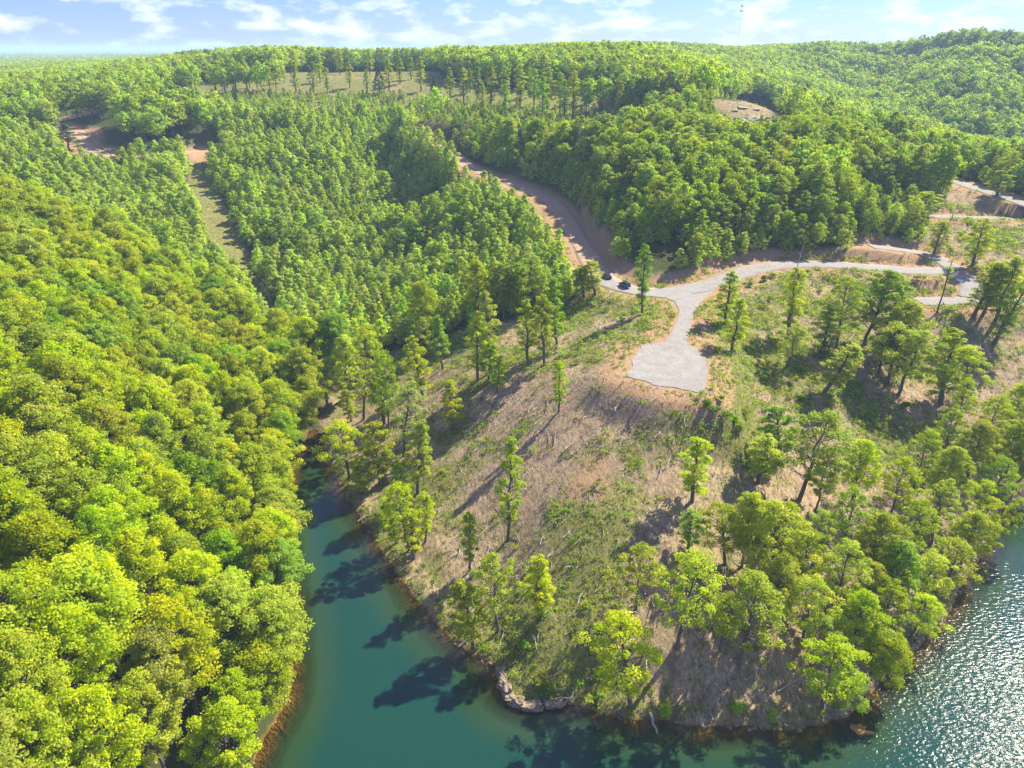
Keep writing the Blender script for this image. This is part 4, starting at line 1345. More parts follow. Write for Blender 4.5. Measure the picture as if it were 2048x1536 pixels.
# --- forest stuff through geometry nodes
def gn_scatter(name, forms, pts, rots, scl, idx, label, cat=None):
    coll = bpy.data.collections.new(name + '_forms')
    for k, me in enumerate(forms):
        o = bpy.data.objects.new(f"{name}_form_{k:02d}", me)
        coll.objects.link(o)
    me = bpy.data.meshes.new(name)
    n = len(pts)
    me.vertices.add(n)
    me.vertices.foreach_set('co', np.asarray(pts, np.float32).ravel())
    for nm, tp, arr, key in (('rot', 'FLOAT_VECTOR', rots, 'vector'), ('scl', 'FLOAT_VECTOR', scl, 'vector'), ('pick', 'INT', idx, 'value')):
        a = me.attributes.new(nm, tp, 'POINT')
        a.data.foreach_set(key, np.asarray(arr, np.int32 if tp == 'INT' else np.float32).ravel())
    ng = bpy.data.node_groups.new(name + '_nodes', 'GeometryNodeTree')
    ng.interface.new_socket('Geometry', in_out='INPUT', socket_type='NodeSocketGeometry')
    ng.interface.new_socket('Geometry', in_out='OUTPUT', socket_type='NodeSocketGeometry')
    gi, go = ng.nodes.new('NodeGroupInput'), ng.nodes.new('NodeGroupOutput')
    ip = ng.nodes.new('GeometryNodeInstanceOnPoints')
    ci = ng.nodes.new('GeometryNodeCollectionInfo')
    ci.inputs['Collection'].default_value = coll
    ci.inputs['Separate Children'].default_value = True
    ci.inputs['Reset Children'].default_value = True
    ip.inputs['Pick Instance'].default_value = True
    L = ng.links
    L.new(gi.outputs[0], ip.inputs['Points'])
    L.new(ci.outputs[0], ip.inputs['Instance'])
    for nm, tp, sk in (('rot', 'FLOAT_VECTOR', 'Rotation'), ('scl', 'FLOAT_VECTOR', 'Scale'), ('pick', 'INT', 'Instance Index')):
        a = ng.nodes.new('GeometryNodeInputNamedAttribute')
        a.data_type = tp
        a.inputs['Name'].default_value = nm
        L.new(a.outputs['Attribute'], ip.inputs[sk])
    L.new(ip.outputs[0], go.inputs[0])
    o = link(name, me, kind='stuff', label=label, category=cat)
    md = o.modifiers.new('scatter', 'NODES')
    md.node_group = ng
    return o


def rand_rots(rng, n, lean=0.05):
    return np.stack([rng.normal(size=n) * lean, rng.normal(size=n) * lean, rng.rand(n) * 6.283], 1)


# rest of left hill + near woods with the detailed form, further woods with lighter ones
n = len(rest_L)
P = np.stack([LX[rest_L], LY[rest_L], LH[rest_L]], 1)
s = 0.9 + 0.28 * rng.rand(n)
gn_scatter('hill_woods', [f['joined'] for f in FORMS['broad']], P, rand_rots(rng, n), np.stack([s * 1.02, s * 1.02, s], 1), rng.randint(5, size=n),
           "dense broadleaf woods covering the left hill", 'woods')
n = len(rest_Y)
P = np.stack([yx[rest_Y], yy_[rest_Y], yh[rest_Y]], 1)
s = 0.85 + 0.5 * rng.rand(n) ** 2
clump = fbm(P[:, 0] / 18, P[:, 1] / 18, 66, 3)
s = s * (1 + 0.45 * clump)
gn_scatter('plantation', [f['joined'] for f in FORMS['young']] + [f['joined'] for f in FORMS['mid']], P, rand_rots(rng, n), np.stack([s * 1.08, s * 1.08, s], 1), np.where(rng.rand(n) < 0.03, 4 + rng.randint(3, size=n), rng.randint(4, size=n)),
           "plantation of young pointed trees filling the valley", 'plantation')
# hillsides between 250 and 700 m
near = dM < 430
n = int(near.sum())
P = np.stack([MX[near], MY[near], MH[near]], 1)
big = fbm(P[:, 0] / 30, P[:, 1] / 30, 21, 3)
s = (1.05 + 0.30 * rng.rand(n)) * (1 + 0.22 * big)
rd = _sample(GRD, P[:, 0], P[:, 1])
s *= 0.45 + 0.55 * sstep(3, 22, rd)
s *= 0.5 + 0.5 * sstep(2, 45, np.minimum.reduce([seg_dist(Z_FRONT, P[:, 0], P[:, 1]), seg_dist(Z_KNOBF, P[:, 0], P[:, 1]) + 8, seg_dist(Z_FRONT2, P[:, 0], P[:, 1]) + 10]) + 200 * (P[:, 1] > hit(700, 175)[1]))
pick = rng.randint(3, size=n)
pick = np.where(rng.rand(n) < 0.30, 3 + rng.randint(4, size=n), pick)
pick = np.where(rng.rand(n) < 0.07, 7 + rng.randint(2, size=n), pick)
pick = np.where(rng.rand(n) < 0.18, 9 + rng.randint(5, size=n), pick)
gn_scatter('hillside_woods', [f['joined'] for f in FORMS['mid']] + [f['joined'] for f in FORMS['open']] + [f['joined'] for f in FORMS['pine']] + [f['joined'] for f in FORMS['slender']], P, rand_rots(rng, n),
           np.stack([s * 1.12, s * 1.12, s * np.where(pick > 2, 0.85, 1.15)], 1), pick, "mixed woods on the hillside above the dirt road and gravel loop", 'woods')
# understory between the wider crowns of the same hillside
x, y = jgrid(-240, 260, 220, 520, 4.2, 5)
m, h = base_filter(x, y, road=4.2)
m &= (x > -20) | inside(Z_FRONT, x, y) | inside(Z_FRONT2, x, y)
m &= ~inside(Z_YOUNG, x, y)
n = int(m.sum())
s = 0.45 + 0.5 * rng.rand(n)
s *= np.where(inside(Z_FRONT, x[m], y[m]) | inside(Z_FRONT2, x[m], y[m]), 0.62, 1.0)
gn_scatter('hillside_saplings', [f['joined'] for f in FORMS['young']], np.stack([x[m], y[m], h[m]], 1), rand_rots(rng, n), np.stack([s * 1.2, s * 1.2, s], 1), rng.randint(4, size=n),
           "saplings filling in under the hillside woods", 'saplings')
far = ~near
n = int(far.sum())
P = np.stack([MX[far], MY[far], MH[far]], 1)
s = 0.85 + 0.35 * rng.rand(n)
gn_scatter('ridge_woods', [f['joined'] for f in FORMS['far']], P, rand_rots(rng, n), np.stack([s, s, s], 1), rng.randint(4, size=n), "woods along the ridge behind the grassy field", 'woods')
pp = []
for (y0, y1, sp, sd0) in ((700, 1250, 8.0, 21), (1250, 2200, 13.0, 22), (2200, 3800, 24.0, 23)):
    x, y = jgrid(-y1 * 0.85, y1 * 0.85, y0, y1, sp, sd0)
    h = Hs(x, y)
    m = keepview(x, y, h, 60, 60)
    if y0 >= 2200:
        m &= x < 300
    sc = {8.0: 1.2, 13.0: 1.45, 24.0: 2.3}[sp]
    pp.append((np.stack([x[m], y[m], h[m]], 1), np.full(m.sum(), sc)))
# extra sides of the near belt that the 6.3 m grid does not reach
for sgn in (-1, 1):
    x, y = jgrid(420 if sgn > 0 else -700, 700 if sgn > 0 else -420, 250, 700, 7.5, 31 + sgn)
    h = Hs(x, y)
    m = keepview(x, y, h, 100, 60)
    pp.append((np.stack([x[m], y[m], h[m]], 1), np.full(m.sum(), 1.0)))
P = np.concatenate([a for a, _ in pp])
s = np.concatenate([a for _, a in pp]) * (0.85 + 0.4 * rng.rand(len(P)))
gn_scatter('distant_forest', [f['joined'] for f in FORMS['far']], P, rand_rots(rng, len(P)), np.stack([s, s, np.minimum(s, 1.3)], 1), rng.randint(4, size=len(P)),
           "far forest rolling to the horizon", 'forest')

# ------------------------------------------------------------------ undergrowth, dry grass, sticks
def tuft(seed, n, w, h, leaf, matl, blades=False):
    rng = np.random.RandomState(seed)
    if blades:
        V, Q = [], []
        for i in range(n):
            a = rng.rand() * 6.28
            p = np.array([rng.normal() * w * .3, rng.normal() * w * .3, 0])
            t = p + np.array([math.cos(a) * w * .5 * rng.rand(), math.sin(a) * w * .5 * rng.rand(), h * (.6 + .5 * rng.rand())])
            s = np.array([-math.sin(a), math.cos(a), 0]) * leaf
            V += [p - s, p + s, t + s * .3, t - s * .3]
            Q.append([4 * i, 4 * i + 1, 4 * i + 2, 4 * i + 3])
        V, Q, T = np.array(V), np.array(Q), rng.rand(n)
    else:
        C = np.stack([rng.normal(size=5) * w * .25, rng.normal(size=5) * w * .25, h * (.35 + .4 * rng.rand(5))], 1)
        V, Q, T = leaves(rng, C, np.full(5, w * .33), n // 5, leaf, flat=h / w)
    return qmesh('tuft', V, Q, [matl], fattrs={'tint': T})


def gmask_at(x, y):
    return _sample(grassy.reshape(GX.shape), x, y)


x, y = jgrid(-45, 300, 70, 330, 1.05, 51)
h = Hs(x, y)
m = keepview(x, y, h, 120, 120) & (_sample(GSD, x, y) > 0.3) & (_sample(GRD, x, y) > 0.8) & inside(Z_CLEAR, x, y)
x, y, h = x[m], y[m], h[m]
g = gmask_at(x, y) + 0.55 * fbm(x / 3.5, y / 3.5, 90, 3)
sdv = _sample(GSD, x, y)
g = g + 0.5 * (sdv < 2.2)
dist = np.hypot(x, y)
keep = (rng.rand(len(x)) < np.clip((g - 0.16) * 1.35, 0.05, 0.95)) & (rng.rand(len(x)) < np.clip(170 / dist, .3, 1))
P = np.stack([x[keep], y[keep], h[keep] - 0.03], 1)
n = len(P)
s = (0.7 + 1.2 * rng.rand(n) ** 2) * np.clip(dist[keep] / 170, 0.8, 1.6)
pick = rng.choice(4, size=n, p=[.35, .35, .2, .1])
gn_scatter('undergrowth', [tuft(1, 30, 0.8, .35, .10, M_BUSH), tuft(2, 40, 1.1, .5, .12, M_BUSH), tuft(3, 24, 0.7, .55, .09, M_SLEN), tuft(4, 60, 1.3, .9, .13, M_BUSH)],
           P, rand_rots(rng, n, .08), np.stack([s, s, s], 1), pick, "low weeds and sprouts spreading over the cleared ground", 'weeds')
k2 = (rng.rand(len(x)) < 0.10 + 0.35 * (fbm(x / 7, y / 7, 93, 3) > 0.1)) & (rng.rand(len(x)) < 0.5)
P = np.stack([x[k2], y[k2], h[k2] - 0.02], 1)
n = len(P)
s = 0.5 + 0.7 * rng.rand(n)
gn_scatter('dry_grass', [tuft(11, 14, .6, .45, .03, M_STRAW, True), tuft(12, 18, .8, .6, .035, M_STRAW, True)], P, rand_rots(rng, n, .1), np.stack([s, s, s], 1), rng.randint(2, size=n),
           "straw coloured dry grass tufts on the cleared ground", 'grass')
sticks = []
for q in range(3):
    rg = np.random.RandomState(q)
    parts = [tube(wobble(rg, (-1.2, 0, .05), (1.2, rg.normal() * .3, .12), 4, .07), [.05, .045, .035, .015], 4)]
    for k in range(3):
        parts.append(tube([(rg.rand() * 1.6 - .8, 0, .07), (rg.rand() * 2 - 1, rg.normal() * .7, .12 + .2 * rg.rand())], [.025, .01], 4))
    sticks.append(qmesh('stick', *joinq(parts), [M_DEAD]))
k3 = rng.rand(len(x)) < 0.05 + 0.10 * (fbm(x / 9, y / 9, 97, 3) > 0.15)
P = np.stack([x[k3], y[k3], h[k3]], 1)
n = len(P)
s = 0.6 + 1.3 * rng.rand(n)
gn_scatter('fallen_sticks', sticks, P, np.stack([rng.normal(size=n) * .12, rng.normal(size=n) * .12, rng.normal(size=n) * .9 + .9], 1), np.stack([s, s, s * .8], 1), rng.randint(3, size=n),
           "pale sticks and slash littering the cleared slope", 'sticks')
def small_rock(seed):
    rg = np.random.RandomState(seed)
    V, Q = [], []
    n1, n2 = 8, 5
    for j in range(n2 + 1):
        ph = math.pi * j / n2 - math.pi / 2
        for i in range(n1):
            th = 2 * math.pi * i / n1
            V.append((math.cos(ph) * math.cos(th), math.cos(ph) * math.sin(th) * .8, math.sin(ph) * .6))
    V = np.array(V) * (1 + 0.28 * rg.normal(size=(len(V), 1)))
    for j in range(n2):
        for i in range(n1):
            Q.append((j * n1 + i, j * n1 + (i + 1) % n1, (j + 1) * n1 + (i + 1) % n1, (j + 1) * n1 + i))
    return qmesh('stone', V, Q, [M_SHORE])


sp_ = densify(WATER[:len(shore_px)], 0.55)
sp_ = sp_[:int(len(sp_) * 0.62)]
sp_ = np.concatenate([sp_ + rng.normal(size=sp_.shape) * .8 for _ in range(2)])
hz_ = Hs(sp_[:, 0], sp_[:, 1])
kk_ = (rng.rand(len(sp_)) < 0.25 + 0.7 * (fbm(sp_[:, 0] / 6, sp_[:, 1] / 6, 19, 2) > 0)) & (hz_ > -0.6) & (hz_ < 1.2)
n = int(kk_.sum())
s = 0.12 + 0.5 * rng.rand(n) ** 3
gn_scatter('shore_stones', [small_rock(q) for q in range(3)], np.stack([sp_[kk_, 0], sp_[kk_, 1], hz_[kk_] + .03], 1), rand_rots(rng, n, .2), np.stack([s, s, s], 1), rng.randint(3, size=n),
           "broken brown stones strewn along the waterline", 'stones')
# strip, field and forest-edge brush
x, y = jgrid(-260, 240, 205, 620, 3.0, 61)
h = Hs(x, y)
m = in_any(x, y, [Z_STRIP, Z_FIELD, Z_BARE, Z_KNOB, Z_FIELD2, Z_VERGE, Z_BAREF]) & (_sample(GRD, x, y) > 1) & (rng.rand(len(x)) < np.where(in_any(x, y, [Z_VERGE, Z_BAREF]), .8, .30))
n = int(m.sum())
s = 0.7 + 0.8 * rng.rand(n)
gn_scatter('field_weeds', [tuft(21, 30, 1.1, .4, .14, M_BUSH), tuft(22, 14, 1., .6, .05, M_STRAW, True)], np.stack([x[m], y[m], h[m]], 1), rand_rots(rng, n), np.stack([s, s, s], 1),
           rng.randint(2, size=n), "weeds and dry tufts on the ridge field and grassy strip", 'weeds')

# shrubs one can pick out
bush_forms = [tuft(31 + q, 420, 2.0, 1.5, .16, M_BUSH) for q in range(3)]
GB = "dark green shrubs on the cleared slope"
bl = [(1416, 812, 1.1, "leftmost dark shrub below the gravel pad corner"), (1432, 828, 1.2, "dark shrub just right of the leftmost one below the pad"), (1450, 838, 1.3, "round dark shrub in the middle of the row below the pad"),
      (1470, 848, 1.2, "dark shrub right of the row's middle below the pad"), (1490, 830, 1.0, "upper right shrub of the row below the pad"), (1480, 866, 1.3, "lowest shrub of the row below the pad"),
      (1440, 800, 0.9, "small bright shrub at the pad's lower right corner"), (1530, 760, 1.2, "dark shrub on the grassy bank right of the pad"), (1515, 750, 1.0, "smaller shrub on the grassy bank right of the pad"),
      (1530, 562, 1.3, "shrub pair's left bush below the gravel road"), (1545, 556, 1.2, "shrub pair's right bush below the gravel road"), (1500, 572, 1.0, "low shrub at the gravel road's inner bend"),
      (1640, 582, 1.2, "shrub in the hollow below the gravel road"), (1700, 600, 1.3, "dark shrub at the back of the right slope grove"), (1815, 820, 1.3, "dark shrub below the right slope grove"),
      (1600, 800, 1.1, "dark shrub at the foot of the strongly leaning tree"), (1835, 560, 1.0, "low hedge-like shrub inside the hairpin"), (1240, 640, .8, "small shrub near the road-edge tree"),
      (1050, 1300, 1.2, "yellowish shrub above the rocky tip"), (1075, 1372, 1.3, "bright shrub on the rocky tip"), (1105, 1385, 1.2, "shrub at the water's edge right of the rocky tip"),
      (1190, 1400, 1.3, "shrub hanging over the bottom shore"), (1330, 1425, 1.1, "low shrub on the bottom shore"), (1470, 1432, 1.3, "shrub right of centre on the bottom shore"), (1545, 1440, 1.0, "small shrub near the submerged boulder")]
for i, (u, v, s, lab) in enumerate(bl):
    p = hit(u, v)
    o = link('shrub', bush_forms[i % 3], label=lab, category='shrub', group=GB)
    o.location = p
    o.rotation_euler = (0, 0, i * 1.3)
    o.scale = (s, s, s)
    o.color = (*(DEEP if 'dark' in lab else (1.0, 1.0, 1.0)), 1)

# ------------------------------------------------------------------ logs and brush
def log_obj(name, a, b, r, label, m=None, cat='log', twigs=3, seed=0):
    rg = np.random.RandomState(seed)
    a, b = np.array(a, float), np.array(b, float)
    c = a
    parts = [tube(wobble(rg, a - c, b - c, 6, r * .35), [r * 1.1, r, r * .9, r * .78, r * .6, r * .4], 8)]
    for k in range(twigs):
        s = (b - c) * (0.3 + .6 * rg.rand())
        parts.append(tube([s, s + rg.normal(size=3) * np.array([.9, .9, .35]) + np.array([0, 0, .25])], [r * .35, r * .1], 5))
    o = link(name, qmesh('log', *joinq(parts), [m or M_DEAD], smooth=True), label=label, category=cat)
    o.location = c
    return o


def pxp(u, v, dz=0.0):
    p = hit(u, v)
    p[2] = max(p[2], 0) + dz
    return p


log_obj('fallen_log', pxp(1299, 1428, .3), at(1319, 1480, -0.15), .22, "straight pale log sliding from the bottom shore into the water", twigs=0, seed=1)
log_obj('sunken_log', at(546, 1441, -0.1), at(642, 1530, -1.3), .26, "long sunken log pointing out from the left shore", M_WETROCK, twigs=0, seed=2)
log_obj('fallen_log', pxp(1555, 1385, .3), pxp(1610, 1352, .35), .13, "thin pale fallen trunk under the lowest shore tree", twigs=2, seed=3)
log_obj('fallen_log', pxp(1172, 1360, .25), pxp(1212, 1345, .3), .12, "grey branch lying left of the broad bottom tree", twigs=2, seed=4)
log_obj('fallen_log', pxp(1115, 1402, .35), pxp(1155, 1398, .4), .20, "bleached drift log at the rocky tip's waterline", twigs=2, seed=5)
log_obj('fallen_log', pxp(1690, 692, .4), pxp(1712, 668, .6), .16, "pale broken trunk in the right slope grove", twigs=4, seed=6)
log_obj('fallen_log', pxp(1660, 770, .3), pxp(1700, 800, .3), .12, "thin log lying right of the strongly leaning tree", twigs=2, seed=7)
log_obj('fallen_log', pxp(1430, 1368, .3), pxp(1455, 1400, .3), .12, "short pale log on the shaded bottom slope", twigs=3, seed=8)
# brush pile
rg = np.random.RandomState(9)
parts = []
for k in range(60):
    a = np.array([rg.normal() * 1.3, rg.normal() * 1.0, abs(rg.normal()) * .5])
    d_ = unit(rg.normal(size=3) * np.array([1, 1, .3])) * (0.8 + rg.rand())
    parts.append(tube([a - d_, a + d_ + np.array([0, 0, .15])], [.06, .03], 4))
o = link('brush_pile', qmesh('brush_pile', *joinq(parts), [M_DEAD]), label="pale grey brush pile of cut branches in the right grove", category='brush pile')
o.location = pxp(1748, 722, .1)
o.scale = (1.3, 1.3, 1.3)

# ------------------------------------------------------------------ rocks
def rock(name, p, size, label, seed, m=None, cat='rock', rot=0.0, blocky=0.6):
    rg = np.random.RandomState(seed)
    n1, n2 = 22, 14
    V = []
    for j in range(n2 + 1):
        ph = math.pi * j / n2 - math.pi / 2
        for i in range(n1):
            th = 2 * math.pi * i / n1
            d_ = np.array([math.cos(ph) * math.cos(th), math.cos(ph) * math.sin(th), math.sin(ph)])
            q = d_ / np.max(np.abs(d_)) * blocky + d_ * (1 - blocky)
            V.append(q)
    V = np.array(V)
    nz = fbm(V[:, 0] * 2.2 + seed, V[:, 1] * 2.2 + V[:, 2] * 3.1, seed, 4)[:, None]
    lay = (np.floor(V[:, 2] * 3.2 + seed * .37) % 2)[:, None] * 0.07
    V = V * (1 + 0.42 * nz - lay * 1.6) * np.array(size) / 2
    Q = []
    for j in range(n2):
        for i in range(n1):
            Q.append((j * n1 + i, j * n1 + (i + 1) % n1, (j + 1) * n1 + (i + 1) % n1, (j + 1) * n1 + i))
    o = link(name, qmesh('rock', V, Q, [m or M_ROCK]), label=label, category=cat)
    o.location = [float(t) for t in p]
    o.rotation_euler = (rg.normal() * .06, rg.normal() * .06, rot)
    return o


rock('rock_ledge', hit(1500, 246) + np.array([0, 0, 0.0]), (15, 9, 6.0), "left sandstone ledge below the cleared knob", 1, cat='rock ledge', rot=.1)
rock('rock_ledge', hit(1530, 248) + np.array([0, 0, 0.0]), (13, 8, 6.5), "right sandstone ledge with dark undercut below the cleared knob", 2, cat='rock ledge', rot=-.1)
rock('rock_ledge', hit(1568, 252) + np.array([0, 0, 0]), (15, 5, 4.2), "shaded sandstone ledge half hidden by trees east of the knob", 3, cat='rock ledge', rot=-.3)
for i, (u, v, sx, lab) in enumerate([(1486, 216, 5, "pale flat rock on top of the cleared knob"), (1512, 219, 4, "pale boulder on the right of the cleared knob"), (1470, 222, 3, "small pale rock on the knob's left side")]):
    rock('boulder', hit(u, v) + np.array([0, 0, .2]), (sx, sx * .9, .6), lab, 10 + i)
for i, (u, v, s3, lab, ro) in enumerate([
        ((1004), 1352, (1.6, 3.2, 2.0), "tan rock slab at the left corner of the point's tip", .3),
        (1010, 1378, (1.8, 3.2, 2.4), "tall tan rock face at the very tip of the point", .5),
        (1030, 1402, (3.0, 1.8, 1.8), "grey rock ledge curving round the bottom of the tip", -.4),
        (1062, 1412, (3.6, 1.8, 1.4), "low dark rock ledge right of the tip", 0.0),
        (1108, 1407, (3.4, 1.6, 1.3), "pale eroded rock with roots beside the drift log", .1)]):
    p = at(u, v, 0.35)
    rock('shore_rock', p, s3, lab, 20 + i, M_SHORE, rot=ro, blocky=0.75)
rock('submerged_boulder', at(1726, 1462, -0.35), (3.6, 2.6, .9), "orange flat boulder just under the water right of the bottom shore", 30, M_WETROCK, 'boulder')
rock('submerged_boulder', at(980, 1352, -0.45), (2.6, 1.8, .8), "orange sunken rock left of the point's tip", 31, M_WETROCK, 'boulder')

# ------------------------------------------------------------------ cars
M_TYRE = simple('tyre_rubber', (0.012, 0.012, 0.012), (0.03, 0.03, 0.03), 8, 0.8)
M_RIM = simple('alloy_rim', (0.42, 0.43, 0.45), (0.6, 0.6, 0.62), 8, 0.3, 0, 0.5, metallic=0.9)
M_GLASS = simple('tinted_glass', (0.01, 0.014, 0.02), (0.02, 0.026, 0.034), 2, 0.05, 0, 0.9)
M_LAMP = simple('lamp_lens', (0.7, 0.7, 0.7), (0.85, 0.85, 0.85), 2, 0.1, 0, 0.8)
M_RED = simple('tail_lens', (0.35, 0.01, 0.01), (0.5, 0.02, 0.02), 2, 0.2, 0, 0.8)


def loft(secs, closed=True):
    V, Q = [], []
    k = len(secs[0])
    for s in secs:
        V += list(s)
    for i in range(len(secs) - 1):
        for j in range(k if closed else k - 1):
            j2 = (j + 1) % k
            Q.append((i * k + j, i * k + j2, (i + 1) * k + j2, (i + 1) * k + j))
    return np.array(V, float), np.array(Q)


def endcap(sec):
    k = len(sec)
    V = list(sec)
    c = np.mean(sec, 0)
    V.append(c)
    return np.array(V, float), np.array([(i, (i + 1) % k, k, k) for i in range(k)])


def car(p, head, paint, label, rear_low):
    e = bpy.data.objects.new('parked_car', None)
    COL.objects.link(e)
    e.location = [float(t) for t in p]
    e.rotation_euler = (0, 0, head)
    e['label'], e['category'], e['group'] = label, 'car', 'cars parked on the gravel road'
    mp = simple('car_paint', paint, tuple(c * 1.25 for c in paint), 1, 0.22, 0, 0.6)
    # x forward, y left; sections (x, z_low, z_belt, half width)
    S = [(-2.35, .45, .88, .78), (-2.28, .33, 1.0, .88), (-1.9, .26, 1.04, .93), (-1.0, .24, 1.02, .94), (0, .24, 1.0, .94), (0.9, .24, .98, .94), (1.25, .25, .96, .93), (1.9, .28, .88, .90), (2.25, .33, .78, .84), (2.36, .42, .66, .74)]
    secs = []
    for x_, z0, z1, hw_ in S:
        zm = (z0 + z1) / 2
        secs.append([(x_, -hw_ * .9, z0), (x_, -hw_, z0 + .12), (x_, -hw_, zm), (x_, -hw_ * .965, z1 - .06), (x_, -hw_ * .86, z1), (x_, -hw_ * .4, z1 + .03), (x_, hw_ * .4, z1 + .03),
                     (x_, hw_ * .86, z1), (x_, hw_ * .965, z1 - .06), (x_, hw_, zm), (x_, hw_, z0 + .12), (x_, hw_ * .9, z0)])
    parts = [loft(secs), endcap(secs[0]), endcap(secs[-1])]
    link('body', qmesh('car_body', *joinq(parts), [mp]), e)
    # greenhouse: base ring and roof ring
    rt = 1.72 if not rear_low else 1.52
    b0, b1 = (-2.15, 1.15) if not rear_low else (-1.75, 1.15)
    t0, t1 = (-1.85, .35) if not rear_low else (-0.95, .25)

    def ring(x0, x1, hw_, z):
        return [(x0, -hw_ * .8, z), (x0 + .12, -hw_, z), (x1 - .2, -hw_, z), (x1, -hw_ * .78, z), (x1, hw_ * .78, z), (x1 - .2, hw_, z), (x0 + .12, hw_, z), (x0, hw_ * .8, z)]
    r0, r1 = ring(b0, b1, .84, .99), ring(t0, t1, .68, rt - .06)
    link('windows', qmesh('car_glass', *loft([r0, r1]), [M_GLASS]), e)
    r2, r3 = ring(t0 - .03, t1 + .03, .70, rt - .07), ring(t0 + .1, t1 - .1, .60, rt)
    link('roof', qmesh('car_roof', *joinq([loft([r2, r3]), endcap(r3)]), [mp]), e)
    pil = []
    for i0, i1 in ((1, 1), (6, 6), (2, 2), (5, 5)):
        pil.append(tube([np.array(r0[i0]) * [1, 1.012, 1], np.array(r1[i1]) * [1, 1.015, 1]], [.045, .04], 5))
    for f_ in (.38, .68):
        for s_ in (-1, 1):
            pil.append(tube([(b0 + (b1 - b0) * f_, s_ * .85, 1.0), (t0 + (t1 - t0) * f_, s_ * .69, rt - .06)], [.045, .04], 5))
    link('pillars', qmesh('car_pillars', *joinq(pil), [mp]), e)
    for sx in (-1.42, 1.42):
        for sy in (-1, 1):
            th = np.linspace(0, 2 * math.pi, 19)[:-1]
            prof = [(.20, -.11), (.31, -.11), (.345, -.07), (.345, .07), (.31, .11), (.20, .11)]
            secs = [[(math.cos(t) * r, y_, math.sin(t) * r) for t in th] for r, y_ in prof]
            w_ = link('wheel', qmesh('tyre', *loft(secs), [M_TYRE]), e)
            w_.location = (sx, sy * .86, .345)
            disc = [[(math.cos(t) * r, sy * y_, math.sin(t) * r) for t in th] for r, y_ in ((.205, .02), (.205, .09), (.17, .10), (.05, .07), (.01, .085))]
            link('rim', qmesh('rim', *loft(disc), [M_RIM]), w_)
    for sy in (-1, 1):
        for nm, x_, z_, mt_, sz in (('headlight', 2.26, .70, M_LAMP, (.10, .17, .07)), ('taillight', -2.31, .86, M_RED, (.06, .14, .12))):
            bx_ = [[(x_ - sz[0], sy * .62 + a * sz[1], z_ + b_ * sz[2]) for a, b_ in ((-1, -1), (1, -1), (1, 1), (-1, 1))], [(x_ + sz[0], sy * .62 + a * sz[1] * .9, z_ + b_ * sz[2] * .8) for a, b_ in ((-1, -1), (1, -1), (1, 1), (-1, 1))]]
            link(nm, qmesh(nm, *joinq([loft(bx_), endcap(bx_[0]), endcap(bx_[1])]), [mt_]), e)
        mr = [[(.95 + a * .07, sy * (.97 + .1 * (q == 1)), 1.06 + b_ * .08) for a, b_ in ((-1, -1), (1, -1), (1, 1), (-1, 1))] for q in (0, 1)]
        link('side_mirror', qmesh('mirror', *joinq([loft(mr), endcap(mr[1])]), [mp]), e)


for (u, v), paint, lab, rl in (((1213, 556), (0.012, 0.014, 0.016), "black car parked behind, farther up the gravel road by the ditch", True),
                               ((1249, 573), (0.012, 0.035, 0.075), "dark blue sport utility car parked in front nearer the road junction", False)):
    p = at(u, v, 27.38)
    q = at(u - 30, v - 15 if rl is False else v - 20, 27.4)
    car(p, math.atan2(q[1] - p[1], q[0] - p[0]), paint, lab, rl)

# white marker post by the road
M_WHITE = simple('white_paint', (0.75, 0.75, 0.74), (0.85, 0.85, 0.84), 2, 0.5)
p = hit(1221, 592)
e = bpy.data.objects.new('marker_post', None)
COL.objects.link(e)
e.location = p
e['label'], e['category'] = "short white marker post at the road edge below the parked cars", 'post'
bxs = [[(a * s_, b_ * s_, z_) for a, b_ in ((-1, -1), (1, -1), (1, 1), (-1, 1))] for s_, z_ in ((.14, -.2), (.14, 1.15))]
link('post', qmesh('post', *joinq([loft(bxs), endcap(bxs[1])]), [M_WHITE]), e)
bxs = [[(a * s_, b_ * s_, z_) for a, b_ in ((-1, -1), (1, -1), (1, 1), (-1, 1))] for s_, z_ in ((.2, 1.15), (.2, 1.22), (.05, 1.32))]
link('cap', qmesh('post_cap', *joinq([loft(bxs), endcap(bxs[2])]), [M_WHITE]), e)

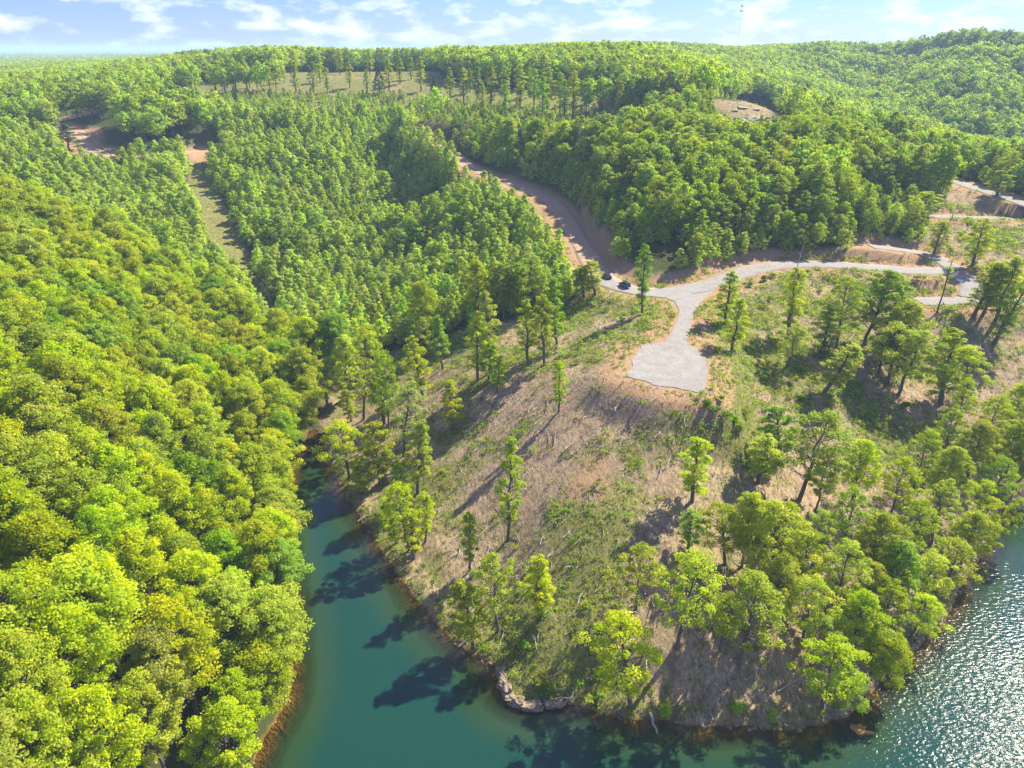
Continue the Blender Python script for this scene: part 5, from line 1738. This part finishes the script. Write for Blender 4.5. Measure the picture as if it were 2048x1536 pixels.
# communications mast on the skyline
D = 650.0
M_STEEL = simple('galvanised_steel', (0.7, 0.75, 0.8), (0.8, 0.84, 0.88), 1, 0.6)
M_ANT = simple('dark_antenna', (0.16, 0.20, 0.26), (0.2, 0.25, 0.31), 1, 0.6)
d = ray(1484, 12)
tx, ty = d[0] / d[1] * D, D
topz = CAMZ + d[2] / d[1] * D
gz = Hs(tx, ty)[0]
e = bpy.data.objects.new('radio_mast', None)
COL.objects.link(e)
e.location = (tx, ty, gz)
e['label'], e['category'] = "thin distant radio mast with dark antenna clusters rising over the skyline", 'mast'
HT = topz - gz
parts = []
for k in range(3):
    a = k * 2.094
    parts.append(tube([(math.cos(a) * .35, math.sin(a) * .35, -2), (math.cos(a) * .35, math.sin(a) * .35, HT)], [.035, .035], 4))
zz = 0.0
kk = 0
while zz < HT - 2:
    a, b_ = kk % 3 * 2.094, (kk + 1) % 3 * 2.094
    parts.append(tube([(math.cos(a) * .35, math.sin(a) * .35, zz), (math.cos(b_) * .35, math.sin(b_) * .35, zz + 1)], [.02, .02], 3))
    zz += 1
    kk += 1
link('lattice', qmesh('lattice', *joinq(parts), [M_STEEL]), e)
for dz, rr_ in ((0, .5), (-3.5, 1.1)):
    parts = []
    for k in range(6):
        a = k * math.pi / 3
        x_, y_ = math.cos(a) * rr_, math.sin(a) * rr_
        parts.append(tube([(x_, y_, HT + dz - .7), (x_, y_, HT + dz + .7)], [.13, .13], 5))
        parts.append(tube([(0, 0, HT + dz), (x_, y_, HT + dz)], [.06, .06], 4))
    link('antenna', qmesh('antenna', *joinq(parts), [M_ANT]), e)
for dz in (-17,):
    link('antenna', qmesh('antenna', *tube([(.5, 0, HT + dz - .4), (.5, 0, HT + dz + .4)], [.25, .25], 8), [M_ANT]), e)

# ------------------------------------------------------------------ haze
HAZE = 0.00017
print('GHMAX', gh.max(), 'TOPZ', topz)
m, nd, lk = mat('haze_air')
out = N(nd, 'ShaderNodeOutputMaterial')
pv = N(nd, 'ShaderNodeVolumePrincipled')
pv.inputs['Color'].default_value = (0.55, 0.80, 1.0, 1)
pv.inputs['Density'].default_value = HAZE
pv.inputs['Anisotropy'].default_value = 0.0
lk.new(pv.outputs[0], out.inputs['Volume'])
X, Y0, Y1, Z0, Z1 = 60000, -900, 41500, min(-10.0, float(gh.min()) - 1), max(float(gh.max()) + 22, topz + 3)
V = [(sx * X, yy, zz) for zz in (Z0, Z1) for yy in (Y0, Y1) for sx in (-1, 1)]
Q = [(0, 2, 3, 1), (4, 5, 7, 6), (0, 1, 5, 4), (2, 6, 7, 3), (0, 4, 6, 2), (1, 3, 7, 5)]
hz = link('haze', qmesh('haze', V, Q, [m]), kind='stuff', label="thin blue summer haze over the hills", category='haze')
